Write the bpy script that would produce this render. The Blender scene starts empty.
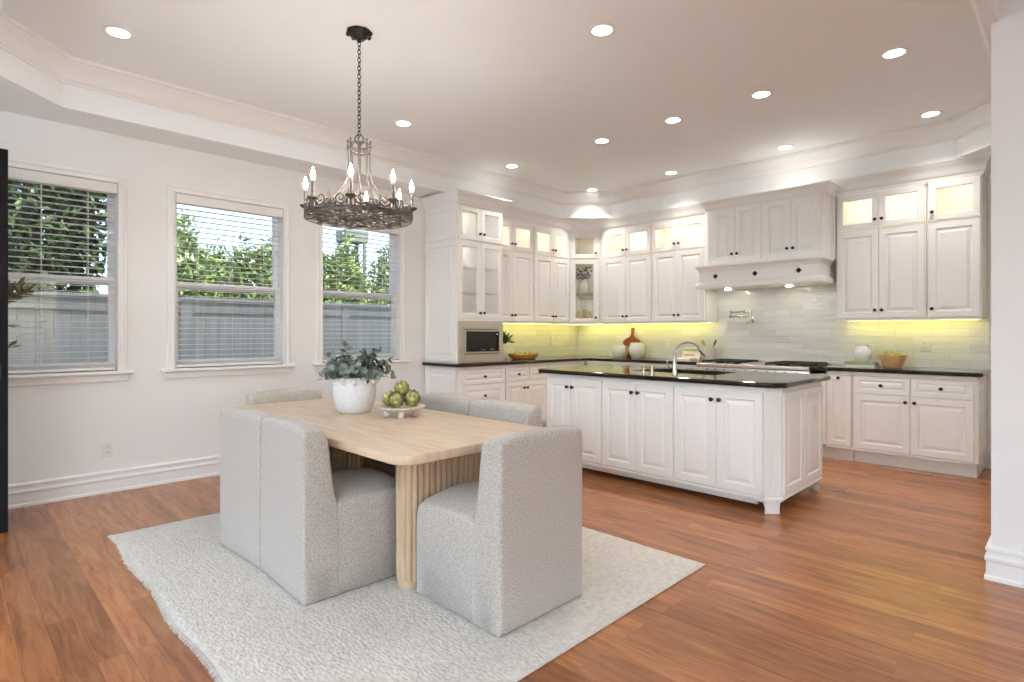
import bpy, bmesh, math, random
from mathutils import Vector, Matrix
R = math.radians
PI = math.pi
random.seed(7)
sc = bpy.context.scene
COL = sc.collection

# ------------------------------------------------------------------ camera, sky, sun, rear lights, exposure
cam_d = bpy.data.cameras.new('camera')
cam = bpy.data.objects.new('camera', cam_d)
COL.objects.link(cam)
cam.location = (0, 0, 1.28)
cam.rotation_euler = (R(90), 0, R(45))
cam_d.sensor_width = 36
cam_d.lens = 568 / 1024 * 36
cam_d.shift_y = -(341 - 333) / 1024
cam_d.clip_start = 0.05
sc.camera = cam

world = bpy.data.worlds.new('world')
sc.world = world
world.use_nodes = True
wn = world.node_tree
wn.nodes.clear()
w_out = wn.nodes.new('ShaderNodeOutputWorld')
w_bg = wn.nodes.new('ShaderNodeBackground')
w_sky = wn.nodes.new('ShaderNodeTexSky')
w_sky.sky_type = 'NISHITA'
w_sky.sun_disc = False
w_sky.sun_elevation = R(48)
w_sky.sun_rotation = R(110)
w_sky.dust_density = 2.0
w_bg.inputs['Strength'].default_value = 0.42
wn.links.new(w_sky.outputs[0], w_bg.inputs[0])
wn.links.new(w_bg.outputs[0], w_out.inputs[0])

sun_d = bpy.data.lights.new('sun', 'SUN')
sun_d.energy = 4.0
sun_d.angle = R(2)
sun_d.color = (1, 0.95, 0.86)
sun = bpy.data.objects.new('sun', sun_d)
sun.rotation_euler = (R(6), R(50), 0)
COL.objects.link(sun)


def daylight_fill(x, y, z, w, h, power, rot, col):
    d = bpy.data.lights.new('daylight_fill', 'AREA')
    d.shape = 'RECTANGLE'
    d.size, d.size_y, d.energy, d.color = w, h, power, col
    o = bpy.data.objects.new('daylight_fill', d)
    o.location = (x, y, z)
    o.rotation_euler = rot
    COL.objects.link(o)


# behind the camera: cool window light, then an added upward fill for the ceiling
daylight_fill(-3.4, -3.02, 1.25, 2.5, 2.3, 400, (R(114), 0, R(180)), (0.70, 0.86, 1.0))
daylight_fill(0.4, -3.02, 0.8, 2.5, 1.4, 450, (R(156), 0, R(180)), (0.64, 0.83, 1.0))  # added fill, set low and aimed up to brighten the ceiling

sc.view_settings.view_transform = 'Standard'
sc.view_settings.look = 'None'
sc.view_settings.gamma = 1
sc.view_settings.use_curve_mapping = False
sc.view_settings.exposure = 0.54
sc.cycles.max_bounces = 10
sc.cycles.diffuse_bounces = 6
sc.cycles.glossy_bounces = 4
sc.cycles.transmission_bounces = 8
sc.cycles.transparent_max_bounces = 16
sc.cycles.sample_clamp_indirect = 6

CAN = 33.0      # watts of a recessed lamp's downlight
LED = 11.0        # under-cabinet strips
CUB = 21.0        # strips inside the glass-fronted top cabinets


# ------------------------------------------------------------------ materials
def new_mat(name):
    m = bpy.data.materials.new(name)
    m.use_nodes = True
    nt = m.node_tree
    return m, nt, nt.nodes['Principled BSDF']


def setp(b, **k):
    for a, v in k.items():
        n = a.replace('_', ' ')
        b.inputs[n].default_value = (*v, 1) if isinstance(v, tuple) and len(v) == 3 else v


def plain(name, col, rough=0.5, metal=0.0, coat=0.0, spec=None):
    m, nt, b = new_mat(name)
    setp(b, Base_Color=col, Roughness=rough, Metallic=metal)
    b.inputs['Coat Weight'].default_value = coat
    if spec is not None:
        b.inputs['Specular IOR Level'].default_value = spec
    return m


def noise_mat(name, c1, c2, scale, rough=0.6, bump=0.0, dist=0.01, detail=4, stretch=(1, 1, 1), metal=0.0, coat=0.0, lo=0.35, hi=0.65):
    m, nt, b = new_mat(name)
    N, L = nt.nodes, nt.links
    tc = N.new('ShaderNodeTexCoord')
    mp = N.new('ShaderNodeMapping')
    mp.inputs['Scale'].default_value = stretch
    L.new(tc.outputs['Object'], mp.inputs[0])
    no = N.new('ShaderNodeTexNoise')
    no.inputs['Scale'].default_value = scale
    no.inputs['Detail'].default_value = detail
    L.new(mp.outputs[0], no.inputs['Vector'])
    cr = N.new('ShaderNodeValToRGB')
    cr.color_ramp.elements[0].position, cr.color_ramp.elements[1].position = lo, hi
    cr.color_ramp.elements[0].color, cr.color_ramp.elements[1].color = (*c1, 1), (*c2, 1)
    L.new(no.outputs['Fac'], cr.inputs[0])
    L.new(cr.outputs[0], b.inputs['Base Color'])
    setp(b, Roughness=rough, Metallic=metal)
    b.inputs['Coat Weight'].default_value = coat
    if bump:
        bp = N.new('ShaderNodeBump')
        bp.inputs['Strength'].default_value = bump
        bp.inputs['Distance'].default_value = dist
        L.new(no.outputs['Fac'], bp.inputs['Height'])
        L.new(bp.outputs[0], b.inputs['Normal'])
    return m


def emit(name, col, strength):
    m = bpy.data.materials.new(name)
    m.use_nodes = True
    nt = m.node_tree
    nt.nodes.clear()
    o = nt.nodes.new('ShaderNodeOutputMaterial')
    e = nt.nodes.new('ShaderNodeEmission')
    e.inputs[0].default_value = (*col, 1)
    e.inputs[1].default_value = strength
    nt.links.new(e.outputs[0], o.inputs[0])
    return m


def glass(name, tint=(1, 1, 1), refl=0.08):
    m = bpy.data.materials.new(name)
    m.use_nodes = True
    nt = m.node_tree
    nt.nodes.clear()
    N, L = nt.nodes, nt.links
    o = N.new('ShaderNodeOutputMaterial')
    t = N.new('ShaderNodeBsdfTransparent')
    t.inputs[0].default_value = (*tint, 1)
    g = N.new('ShaderNodeBsdfGlossy')
    g.inputs['Roughness'].default_value = 0.02
    lw = N.new('ShaderNodeLayerWeight')
    lw.inputs['Blend'].default_value = 0.5
    pw = N.new('ShaderNodeMath'); pw.operation = 'POWER'
    pw.inputs[1].default_value = 5
    f = N.new('ShaderNodeMapRange')
    f.inputs['To Min'].default_value, f.inputs['To Max'].default_value = 0.025, 0.8
    L.new(lw.outputs['Facing'], pw.inputs[0])
    L.new(pw.outputs[0], f.inputs['Value'])
    mx = N.new('ShaderNodeMixShader')
    L.new(f.outputs[0], mx.inputs[0])
    L.new(t.outputs[0], mx.inputs[1])
    L.new(g.outputs[0], mx.inputs[2])
    L.new(mx.outputs[0], o.inputs[0])
    return m


def floor_mat():
    m, nt, b = new_mat('cherry planks')
    N, L = nt.nodes, nt.links
    tc = N.new('ShaderNodeTexCoord')
    br = N.new('ShaderNodeTexBrick')
    br.offset = 0.37
    br.offset_frequency = 3
    br.inputs['Scale'].default_value = 1
    br.inputs['Brick Width'].default_value = 1.35
    br.inputs['Row Height'].default_value = 0.105
    br.inputs['Mortar Size'].default_value = 0.0006
    br.inputs['Mortar Smooth'].default_value = 0.1
    br.inputs['Color1'].default_value = (0, 0, 0, 1)
    br.inputs['Color2'].default_value = (1, 1, 1, 1)
    br.inputs['Mortar'].default_value = (0.4, 0.4, 0.4, 1)
    L.new(tc.outputs['Object'], br.inputs['Vector'])
    # a random offset of the grain per plank
    mul = N.new('ShaderNodeVectorMath'); mul.operation = 'MULTIPLY'
    mul.inputs[1].default_value = (7.3, 5.1, 3.7)
    L.new(br.outputs['Color'], mul.inputs[0])
    add = N.new('ShaderNodeVectorMath'); add.operation = 'ADD'
    mp = N.new('ShaderNodeMapping')
    mp.inputs['Scale'].default_value = (1.6, 14, 1)
    L.new(tc.outputs['Object'], mp.inputs[0])
    L.new(mp.outputs[0], add.inputs[0]); L.new(mul.outputs[0], add.inputs[1])
    no = N.new('ShaderNodeTexNoise')
    no.inputs['Scale'].default_value = 1.7
    no.inputs['Detail'].default_value = 7
    no.inputs['Roughness'].default_value = 0.62
    no.inputs['Distortion'].default_value = 0.9
    L.new(add.outputs[0], no.inputs['Vector'])
    cr = N.new('ShaderNodeValToRGB')
    e = cr.color_ramp.elements
    e[0].position, e[0].color = 0.30, (0.225, 0.075, 0.029, 1)
    e[1].position, e[1].color = 0.72, (0.45, 0.188, 0.070, 1)
    k = cr.color_ramp.elements.new(0.48); k.color = (0.335, 0.128, 0.047, 1)
    L.new(no.outputs['Fac'], cr.inputs[0])
    hs = N.new('ShaderNodeHueSaturation')
    mr = N.new('ShaderNodeMapRange')
    mr.inputs['To Min'].default_value, mr.inputs['To Max'].default_value = 0.78, 1.22
    L.new(br.outputs['Color'], mr.inputs['Value'])
    L.new(mr.outputs[0], hs.inputs['Value'])
    L.new(cr.outputs[0], hs.inputs['Color'])
    mx = N.new('ShaderNodeMix'); mx.data_type = 'RGBA'
    L.new(br.outputs['Fac'], mx.inputs[0])
    L.new(hs.outputs[0], mx.inputs[6])
    mx.inputs[7].default_value = (0.13, 0.048, 0.02, 1)
    L.new(mx.outputs[2], b.inputs['Base Color'])
    setp(b, Roughness=0.24)
    b.inputs['Specular IOR Level'].default_value = 0.45
    bp = N.new('ShaderNodeBump')
    bp.inputs['Strength'].default_value = 0.05
    bp.inputs['Distance'].default_value = 0.004
    L.new(no.outputs['Fac'], bp.inputs['Height'])
    L.new(bp.outputs[0], b.inputs['Normal'])
    return m


def tile_mat(name, axis):
    """glossy handmade wall tiles in running bond; axis = the horizontal world axis they run along"""
    m, nt, b = new_mat(name)
    N, L = nt.nodes, nt.links
    tc = N.new('ShaderNodeTexCoord')
    sp = N.new('ShaderNodeSeparateXYZ'); cb = N.new('ShaderNodeCombineXYZ')
    L.new(tc.outputs['Object'], sp.inputs[0])
    L.new(sp.outputs['X' if axis == 'x' else 'Y'], cb.inputs[0]); L.new(sp.outputs['Z'], cb.inputs[1])
    br = N.new('ShaderNodeTexBrick')
    br.inputs['Scale'].default_value = 1
    br.inputs['Brick Width'].default_value = 0.30
    br.inputs['Row Height'].default_value = 0.0765
    br.inputs['Mortar Size'].default_value = 0.0022
    br.inputs['Mortar Smooth'].default_value = 0.3
    br.inputs['Color1'].default_value = (0, 0, 0, 1)
    br.inputs['Color2'].default_value = (1, 1, 1, 1)
    L.new(cb.outputs[0], br.inputs['Vector'])
    cr = N.new('ShaderNodeValToRGB')
    e = cr.color_ramp.elements
    e[0].color = (0.70, 0.70, 0.655, 1); e[1].color = (0.80, 0.80, 0.76, 1)
    L.new(br.outputs['Color'], cr.inputs[0])
    mx = N.new('ShaderNodeMix'); mx.data_type = 'RGBA'
    L.new(br.outputs['Fac'], mx.inputs[0]); L.new(cr.outputs[0], mx.inputs[6])
    mx.inputs[7].default_value = (0.60, 0.60, 0.56, 1)
    L.new(mx.outputs[2], b.inputs['Base Color'])
    setp(b, Roughness=0.16)
    no = N.new('ShaderNodeTexNoise')
    no.inputs['Scale'].default_value = 14
    no.inputs['Detail'].default_value = 2
    mp = N.new('ShaderNodeMapping'); mp.inputs['Scale'].default_value = (0.5, 1.6, 1)
    L.new(cb.outputs[0], mp.inputs[0]); L.new(mp.outputs[0], no.inputs['Vector'])
    ml = N.new('ShaderNodeMath'); ml.operation = 'MULTIPLY_ADD'
    ml.inputs[1].default_value = -0.8
    L.new(br.outputs['Fac'], ml.inputs[0]); L.new(no.outputs['Fac'], ml.inputs[2])
    bp = N.new('ShaderNodeBump')
    bp.inputs['Strength'].default_value = 0.45
    bp.inputs['Distance'].default_value = 0.006
    L.new(ml.outputs[0], bp.inputs['Height']); L.new(bp.outputs[0], b.inputs['Normal'])
    return m


def boucle_mat(name, c1, c2):
    m, nt, b = new_mat(name)
    N, L = nt.nodes, nt.links
    tc = N.new('ShaderNodeTexCoord')
    vo = N.new('ShaderNodeTexVoronoi'); vo.inputs['Scale'].default_value = 210
    no = N.new('ShaderNodeTexNoise'); no.inputs['Scale'].default_value = 150; no.inputs['Detail'].default_value = 5
    no.inputs['Roughness'].default_value = 0.7
    L.new(tc.outputs['Object'], vo.inputs['Vector']); L.new(tc.outputs['Object'], no.inputs['Vector'])
    cr = N.new('ShaderNodeValToRGB')
    cr.color_ramp.elements[0].position, cr.color_ramp.elements[1].position = 0.40, 0.60
    cr.color_ramp.elements[0].color, cr.color_ramp.elements[1].color = (*c1, 1), (*c2, 1)
    L.new(no.outputs['Fac'], cr.inputs[0]); L.new(cr.outputs[0], b.inputs['Base Color'])
    ad = N.new('ShaderNodeMath'); ad.operation = 'SUBTRACT'
    L.new(no.outputs['Fac'], ad.inputs[0]); L.new(vo.outputs['Distance'], ad.inputs[1])
    bp = N.new('ShaderNodeBump'); bp.inputs['Strength'].default_value = 0.5; bp.inputs['Distance'].default_value = 0.004
    L.new(ad.outputs[0], bp.inputs['Height']); L.new(bp.outputs[0], b.inputs['Normal'])
    setp(b, Roughness=0.95)
    b.inputs['Sheen Weight'].default_value = 0.25
    b.inputs['Specular IOR Level'].default_value = 0.1
    return m


def rug_mat():
    m, nt, b = new_mat('cream woven wool')
    N, L = nt.nodes, nt.links
    tc = N.new('ShaderNodeTexCoord')
    vo = N.new('ShaderNodeTexVoronoi'); vo.inputs['Scale'].default_value = 55
    mp = N.new('ShaderNodeMapping'); mp.inputs['Scale'].default_value = (0.75, 1.25, 1)
    L.new(tc.outputs['Object'], mp.inputs[0]); L.new(mp.outputs[0], vo.inputs['Vector'])
    no = N.new('ShaderNodeTexNoise'); no.inputs['Scale'].default_value = 38; no.inputs['Detail'].default_value = 6
    no.inputs['Roughness'].default_value = 0.75
    L.new(tc.outputs['Object'], no.inputs['Vector'])
    cr = N.new('ShaderNodeValToRGB')
    cr.color_ramp.elements[0].position, cr.color_ramp.elements[1].position = 0.33, 0.60
    cr.color_ramp.elements[0].color, cr.color_ramp.elements[1].color = (0.55, 0.505, 0.445, 1), (0.71, 0.66, 0.595, 1)
    L.new(no.outputs['Fac'], cr.inputs[0]); L.new(cr.outputs[0], b.inputs['Base Color'])
    ad = N.new('ShaderNodeMath'); ad.operation = 'SUBTRACT'
    L.new(no.outputs['Fac'], ad.inputs[0]); L.new(vo.outputs['Distance'], ad.inputs[1])
    bp = N.new('ShaderNodeBump'); bp.inputs['Strength'].default_value = 0.6; bp.inputs['Distance'].default_value = 0.008
    L.new(ad.outputs[0], bp.inputs['Height']); L.new(bp.outputs[0], b.inputs['Normal'])
    setp(b, Roughness=1.0)
    b.inputs['Specular IOR Level'].default_value = 0.05
    return m


def leaf_mat(name, c1, c2, rough=0.5):
    m, nt, b = new_mat(name)
    N, L = nt.nodes, nt.links
    g = N.new('ShaderNodeNewGeometry')
    cr = N.new('ShaderNodeValToRGB')
    cr.color_ramp.elements[0].color, cr.color_ramp.elements[1].color = (*c1, 1), (*c2, 1)
    L.new(g.outputs['Random Per Island'], cr.inputs[0]); L.new(cr.outputs[0], b.inputs['Base Color'])
    setp(b, Roughness=rough)
    return m


M = {}
M['wall'] = plain('wall paint', (0.82, 0.812, 0.795), 0.6)
M['ceil'] = plain('ceiling paint', (0.875, 0.895, 0.905), 0.7)
M['trim'] = plain('white trim paint', (0.85, 0.84, 0.825), 0.4)
M['cab'] = plain('white cabinet lacquer', (0.86, 0.848, 0.83), 0.35)
M['cabin'] = plain('cabinet interior', (0.85, 0.82, 0.75), 0.5)
M['floor'] = floor_mat()
M['tile_x'] = tile_mat('tile along back wall', 'x')
M['tile_y'] = tile_mat('tile along left wall', 'y')
M['granite'] = noise_mat('black granite', (0.006, 0.005, 0.004), (0.028, 0.022, 0.016), 90, rough=0.07, lo=0.45, hi=0.75)
M['bronze'] = plain('dark bronze', (0.035, 0.026, 0.022), 0.35, 0.7)
M['iron'] = noise_mat('aged iron', (0.075, 0.065, 0.060), (0.26, 0.225, 0.20), 60, rough=0.5, metal=0.7)
M['iron_dark'] = noise_mat('dark iron', (0.015, 0.012, 0.011), (0.05, 0.04, 0.035), 60, rough=0.45, metal=0.7)
M['iron_pale'] = noise_mat('silvered iron', (0.14, 0.12, 0.10), (0.26, 0.225, 0.19), 60, rough=0.45, metal=0.6)
M['steel'] = noise_mat('brushed steel', (0.60, 0.57, 0.53), (0.70, 0.67, 0.63), 30, rough=0.28, metal=1.0, stretch=(1, 1, 14))
M['chrome'] = plain('polished nickel', (0.62, 0.58, 0.52), 0.16, 1.0)
M['blackglass'] = plain('black glass', (0.012, 0.011, 0.011), 0.08)
M['black'] = plain('black painted metal', (0.006, 0.006, 0.006), 0.6, spec=0.2)
M['cast'] = plain('cast iron', (0.02, 0.019, 0.018), 0.6)
M['glass'] = glass('clear glass')
M['pane'] = glass('window glass', (0.96, 0.98, 0.98))
M['bulbglass'] = emit('lit candle bulb', (1.0, 0.965, 0.91), 260)
M['bulboff'] = glass('clear bulb glass', (0.92, 0.90, 0.86))
M['can'] = emit('lit recessed lamp', (1.0, 0.97, 0.92), 9)
M['puck'] = emit('lit puck lamp', (1.0, 0.93, 0.80), 60)
M['led'] = emit('yellow green led', (1.0, 0.88, 0.19), LED)
M['cubled'] = emit('warm cabinet led', (1.0, 0.94, 0.79), CUB)
M['boucle'] = boucle_mat('oatmeal boucle', (0.37, 0.328, 0.283), (0.59, 0.54, 0.487))
M['rug'] = rug_mat()
M['oak'] = noise_mat('pale oak', (0.58, 0.43, 0.29), (0.74, 0.59, 0.43), 3.0, rough=0.35, detail=7, stretch=(1.2, 9, 1), lo=0.3, hi=0.7)
M['oakleg'] = noise_mat('pale oak flutes', (0.46, 0.32, 0.20), (0.62, 0.46, 0.31), 4.0, rough=0.45, detail=6, stretch=(9, 9, 1), lo=0.3, hi=0.7)
M['ceramic'] = noise_mat('white stoneware', (0.76, 0.755, 0.745), (0.84, 0.835, 0.825), 40, rough=0.55, bump=0.12, dist=0.004)
M['ceramic_pale'] = plain('cream glazed ceramic', (0.74, 0.71, 0.62), 0.3)
M['plate'] = noise_mat('whitewashed wood', (0.62, 0.54, 0.45), (0.78, 0.72, 0.65), 20, rough=0.6, stretch=(1, 5, 1))
M['eucalyptus'] = leaf_mat('eucalyptus leaves', (0.045, 0.072, 0.055), (0.29, 0.35, 0.32), 0.55)
M['stem'] = plain('brown stem', (0.12, 0.08, 0.05), 0.7)
M['artichoke'] = leaf_mat('artichoke bracts', (0.17, 0.13, 0.05), (0.74, 0.69, 0.27), 0.5)
M['olive'] = leaf_mat('olive leaves', (0.10, 0.10, 0.06), (0.36, 0.34, 0.20), 0.5)
M['darkleaf'] = leaf_mat('dark dried leaves', (0.012, 0.010, 0.006), (0.05, 0.045, 0.02), 0.6)
M['herb'] = leaf_mat('fresh herb leaves', (0.025, 0.07, 0.02), (0.09, 0.20, 0.06), 0.5)
M['hedge'] = leaf_mat('hedge leaves', (0.04, 0.09, 0.02), (0.36, 0.50, 0.14), 0.4)
M['hedgedark'] = leaf_mat('dark tree leaves', (0.010, 0.022, 0.008), (0.12, 0.19, 0.06), 0.3)
M['bark'] = noise_mat('bark', (0.06, 0.04, 0.03), (0.16, 0.11, 0.08), 20, rough=0.9, bump=0.5)
M['fence'] = noise_mat('grey painted boards', (0.44, 0.43, 0.375), (0.53, 0.52, 0.455), 4, rough=0.7, stretch=(1, 4, 0.3))
M['blind'] = plain('white blind slats', (0.80, 0.78, 0.76), 0.5)
M['soil'] = noise_mat('bare earth', (0.12, 0.09, 0.06), (0.22, 0.17, 0.12), 5, rough=1.0)
M['redwood'] = noise_mat('red brown wood', (0.17, 0.035, 0.012), (0.28, 0.068, 0.024), 8, rough=0.4, stretch=(6, 1, 1))
M['bowlwood'] = noise_mat('orange bowl wood', (0.60, 0.33, 0.15), (0.76, 0.46, 0.23), 14, rough=0.45, stretch=(1, 1, 4))
M['doughwood'] = noise_mat('honey dough bowl wood', (0.42, 0.17, 0.05), (0.58, 0.29, 0.09), 10, rough=0.45, stretch=(4, 1, 1))
M['greenfruit'] = noise_mat('green apple skin', (0.26, 0.34, 0.06), (0.48, 0.52, 0.14), 18, rough=0.35)
M['yellowfruit'] = noise_mat('yellow pear skin', (0.55, 0.45, 0.12), (0.68, 0.56, 0.20), 18, rough=0.4)
M['moss'] = noise_mat('moss', (0.28, 0.30, 0.06), (0.50, 0.48, 0.12), 60, rough=1.0, bump=0.8)
M['greencloth'] = plain('sage green book cloth', (0.36, 0.40, 0.22), 0.7)
M['paper'] = plain('book paper', (0.78, 0.75, 0.68), 0.8)
M['pinkink'] = plain('pink print', (0.62, 0.33, 0.25), 0.7)
M['spoonwood'] = plain('pale spoon wood', (0.52, 0.34, 0.13), 0.5)
M['spoondark'] = plain('dark spoon wood', (0.24, 0.09, 0.04), 0.5)
M['woodbox'] = noise_mat('striped mango wood', (0.22, 0.14, 0.06), (0.42, 0.30, 0.15), 25, rough=0.5, stretch=(6, 6, 0.5))
M['fascia'] = plain('grey green fascia', (0.15, 0.19, 0.155), 0.8)
M['plastic'] = plain('outlet plastic', (0.78, 0.76, 0.72), 0.4)
M['slot'] = plain('outlet slots', (0.10, 0.09, 0.08), 0.6)
M['screen'] = plain('grey printed panel marks', (0.22, 0.22, 0.21), 0.5)


# ------------------------------------------------------------------ mesh builder
class MB:
    def __init__(self):
        self.v, self.f = [], []

    def add(self, vs, fs):
        o = len(self.v)
        self.v += [tuple(p) for p in vs]
        self.f += [tuple(i + o for i in f) for f in fs]
        return self

    def box(self, x0, x1, y0, y1, z0, z1):
        vs = [(x, y, z) for z in (z0, z1) for y in (y0, y1) for x in (x0, x1)]
        return self.add(vs, [(0, 2, 3, 1), (4, 5, 7, 6), (0, 1, 5, 4), (2, 6, 7, 3), (0, 4, 6, 2), (1, 3, 7, 5)])

    def fbox(self, fr, a0, a1, z0, z1, w0, w1):
        vs = [fr.p(a, z, w) for z in (z0, z1) for w in (w0, w1) for a in (a0, a1)]
        return self.add(vs, [(0, 2, 3, 1), (4, 5, 7, 6), (0, 1, 5, 4), (2, 6, 7, 3), (0, 4, 6, 2), (1, 3, 7, 5)])

    def prism(self, poly, z0, z1):
        n = len(poly)
        vs = [(x, y, z0) for x, y in poly] + [(x, y, z1) for x, y in poly]
        fs = [tuple(reversed(range(n))), tuple(range(n, 2 * n))]
        fs += [(i, (i + 1) % n, n + (i + 1) % n, n + i) for i in range(n)]
        return self.add(vs, fs)

    def extrude(self, pts, vec):
        """closed polygon of 3-D points pushed along vec"""
        n = len(pts)
        vs = [tuple(p) for p in pts] + [tuple(Vector(p) + Vector(vec)) for p in pts]
        fs = [tuple(reversed(range(n))), tuple(range(n, 2 * n))]
        fs += [(i, (i + 1) % n, n + (i + 1) % n, n + i) for i in range(n)]
        return self.add(vs, fs)

    def rings(self, rs, close_a=True, close_b=True, loop=False):
        """a list of equally long point rings, bridged"""
        n = len(rs[0])
        vs = [p for r in rs for p in r]
        fs = []
        m = len(rs)
        for k in range(m if loop else m - 1):
            a, b = k * n, ((k + 1) % m) * n
            fs += [(a + i, a + (i + 1) % n, b + (i + 1) % n, b + i) for i in range(n)]
        if not loop:
            if close_a:
                fs.append(tuple(reversed(range(n))))
            if close_b:
                fs.append(tuple(range((m - 1) * n, m * n)))
        return self.add(vs, fs)

    def lathe(self, c, prof, seg=24, axis=(0, 0, 1)):
        ax = Vector(axis).normalized()
        t = Vector((1, 0, 0)) if abs(ax.x) < 0.9 else Vector((0, 1, 0))
        u = (t - ax * t.dot(ax)).normalized()
        w = ax.cross(u)
        c = Vector(c)
        rs = []
        for r, h in prof:
            r = max(r, 1e-4)
            rs.append([c + ax * h + u * (r * math.cos(2 * PI * i / seg)) + w * (r * math.sin(2 * PI * i / seg)) for i in range(seg)])
        return self.rings(rs)

    def tube(self, pts, rad, seg=8, closed=False):
        P = [Vector(p) for p in pts]
        n = len(P)
        rs = []
        prev = None
        for i in range(n):
            if closed:
                d = (P[(i + 1) % n] - P[i - 1])
            else:
                d = P[min(i + 1, n - 1)] - P[max(i - 1, 0)]
            d.normalize()
            if prev is None:
                t = Vector((0, 0, 1)) if abs(d.z) < 0.9 else Vector((1, 0, 0))
                u = (t - d * t.dot(d)).normalized()
            else:
                u = (prev - d * prev.dot(d)).normalized()
            prev = u
            w = d.cross(u)
            r = rad[i] if isinstance(rad, (list, tuple)) else rad
            rs.append([P[i] + u * (r * math.cos(2 * PI * k / seg)) + w * (r * math.sin(2 * PI * k / seg)) for k in range(seg)])
        return self.rings(rs, loop=closed)

    def ball(self, c, r, seg=14, rows=8, sc=(1, 1, 1)):
        c = Vector(c)
        rs = []
        for j in range(rows + 1):
            a = -PI / 2 + PI * j / rows
            rr = max(math.cos(a), 1e-3) * r
            rs.append([c + Vector((rr * math.cos(2 * PI * i / seg) * sc[0], rr * math.sin(2 * PI * i / seg) * sc[1], r * math.sin(a) * sc[2])) for i in range(seg)])
        return self.rings(rs)

    def sweep(self, path, prof, closed=False, side=1):
        """profile (out, z) along a 2-D path, mitred; out is measured to the path's left when side=1"""
        n = len(path)
        P = [Vector(p) for p in path]
        nor = []
        for i in range(n if closed else n - 1):
            d = (P[(i + 1) % n] - P[i]).normalized()
            nor.append(Vector((-d.y, d.x)) * side)
        rs = []
        for i in range(n):
            if closed:
                a, b = nor[i - 1], nor[i]
            else:
                a, b = nor[max(i - 1, 0)], nor[min(i, n - 2)]
            m = (a + b) / (1 + a.dot(b))
            rs.append([(P[i].x + m.x * o, P[i].y + m.y * o, z) for o, z in prof])
        return self.rings(rs, loop=closed)

    def leaf(self, c, d, up, ln, wd, fold=0.15, n=5):
        """a folded oval leaf from c along d"""
        d = Vector(d).normalized()
        up = Vector(up)
        s = d.cross(up)
        if s.length < 1e-4:
            s = d.cross(Vector((1, 0.3, 0)))
        s.normalize()
        nn = s.cross(d)
        c = Vector(c)
        pr = [0.0, 0.62, 1.0, 0.85, 0.0] if n == 5 else [0.0, 0.9, 0.0]
        k = len(pr)
        vs, fs = [], []
        for i, w in enumerate(pr):
            p = c + d * (ln * i / (k - 1)) - nn * (fold * ln * (i / (k - 1)) ** 2)
            vs += [p + s * (w * wd / 2) + nn * (w * wd * 0.12), p, p - s * (w * wd / 2) + nn * (w * wd * 0.12)]
        for i in range(k - 1):
            a = i * 3
            fs += [(a, a + 3, a + 4, a + 1), (a + 1, a + 4, a + 5, a + 2)]
        return self.add(vs, fs)

    def build(self, name, mat, parent=None, origin=(0, 0, 0), smooth=False, bevel=0.0, seg=2, clean=True):
        me = bpy.data.meshes.new(name)
        o = Vector(origin)
        me.from_pydata([tuple(Vector(p) - o) for p in self.v], [], self.f)
        if clean:
            bm = bmesh.new()
            bm.from_mesh(me)
            bmesh.ops.recalc_face_normals(bm, faces=bm.faces)
            bm.to_mesh(me)
            bm.free()
        me.materials.append(mat if not isinstance(mat, str) else M[mat])
        ob = bpy.data.objects.new(name, me)
        COL.objects.link(ob)
        if parent is not None:
            ob.parent = parent
        else:
            ob.location = o
        if smooth:
            me.polygons.foreach_set('use_smooth', [True] * len(me.polygons))
            if smooth != 'all':
                me.set_sharp_from_angle(angle=R(40))
        if bevel:
            md = ob.modifiers.new('bevel', 'BEVEL')
            md.width, md.segments, md.limit_method, md.angle_limit = bevel, seg, 'ANGLE', R(40)
        me.update()
        return ob


class Fr:
    """a vertical face: a along it, z up, w outwards"""
    def __init__(self, o, u, n):
        self.o, self.u, self.n = Vector((o[0], o[1], 0)), Vector((u[0], u[1], 0)), Vector((n[0], n[1], 0))

    def p(self, a, z, w):
        return self.o + self.u * a + self.n * w + Vector((0, 0, z))


def tag(o, label=None, cat=None, group=None, kind=None):
    if label:
        o['label'] = label
    if cat:
        o['category'] = cat
    if group:
        o['group'] = group
    if kind:
        o['kind'] = kind
    return o


class Thing:
    """an Empty at the thing's base; parts are given in world coordinates"""
    def __init__(self, name, label, cat, loc, group=None, rotz=0):
        self.o = bpy.data.objects.new(name, None)
        self.o.empty_display_size = 0.1
        COL.objects.link(self.o)
        self.o.location = loc
        self.o.rotation_euler = (0, 0, rotz)
        self.loc = loc
        tag(self.o, label, cat, group)

    def part(self, name, mb, mat, parent=None, label=None, **k):
        p = mb.build(name, mat, parent or self.o, self.loc, **k)
        if label:
            p['label'] = label
        return p


def struct(name, mb, mat, label=None, **k):
    o = mb.build(name, mat, **k)
    return tag(o, label, None, None, 'structure')


def single(name, mb, mat, label, cat, origin, group=None, **k):
    return tag(mb.build(name, mat, None, origin, **k), label, cat, group)


def copy_thing(root, loc=None, rotz=None, label=None):
    r = root.copy()
    COL.objects.link(r)
    if loc is not None:
        r.location = loc
    if rotz is not None:
        r.rotation_euler = (0, 0, rotz)
    if label:
        r['label'] = label
    for ch in list(root.children):
        c = ch.copy()
        COL.objects.link(c)
        c.parent = r
        for g in list(ch.children):
            d = g.copy()
            COL.objects.link(d)
            d.parent = c
    return r


# ------------------------------------------------------------------ the room shell
WX, BY = -5.52, 6.97            # window wall, kitchen back wall
ZS, ZC = 2.888, 3.23            # soffit and tray ceiling heights
X1, Y0 = 3.6, -3.0              # far right and rear limits of the open room behind the camera

struct('floor', MB().box(WX - 0.2, X1 + 0.2, Y0 - 0.2, BY + 0.2, -0.08, 0.0), 'floor', 'glossy cherry-coloured wood plank floor')

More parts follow.
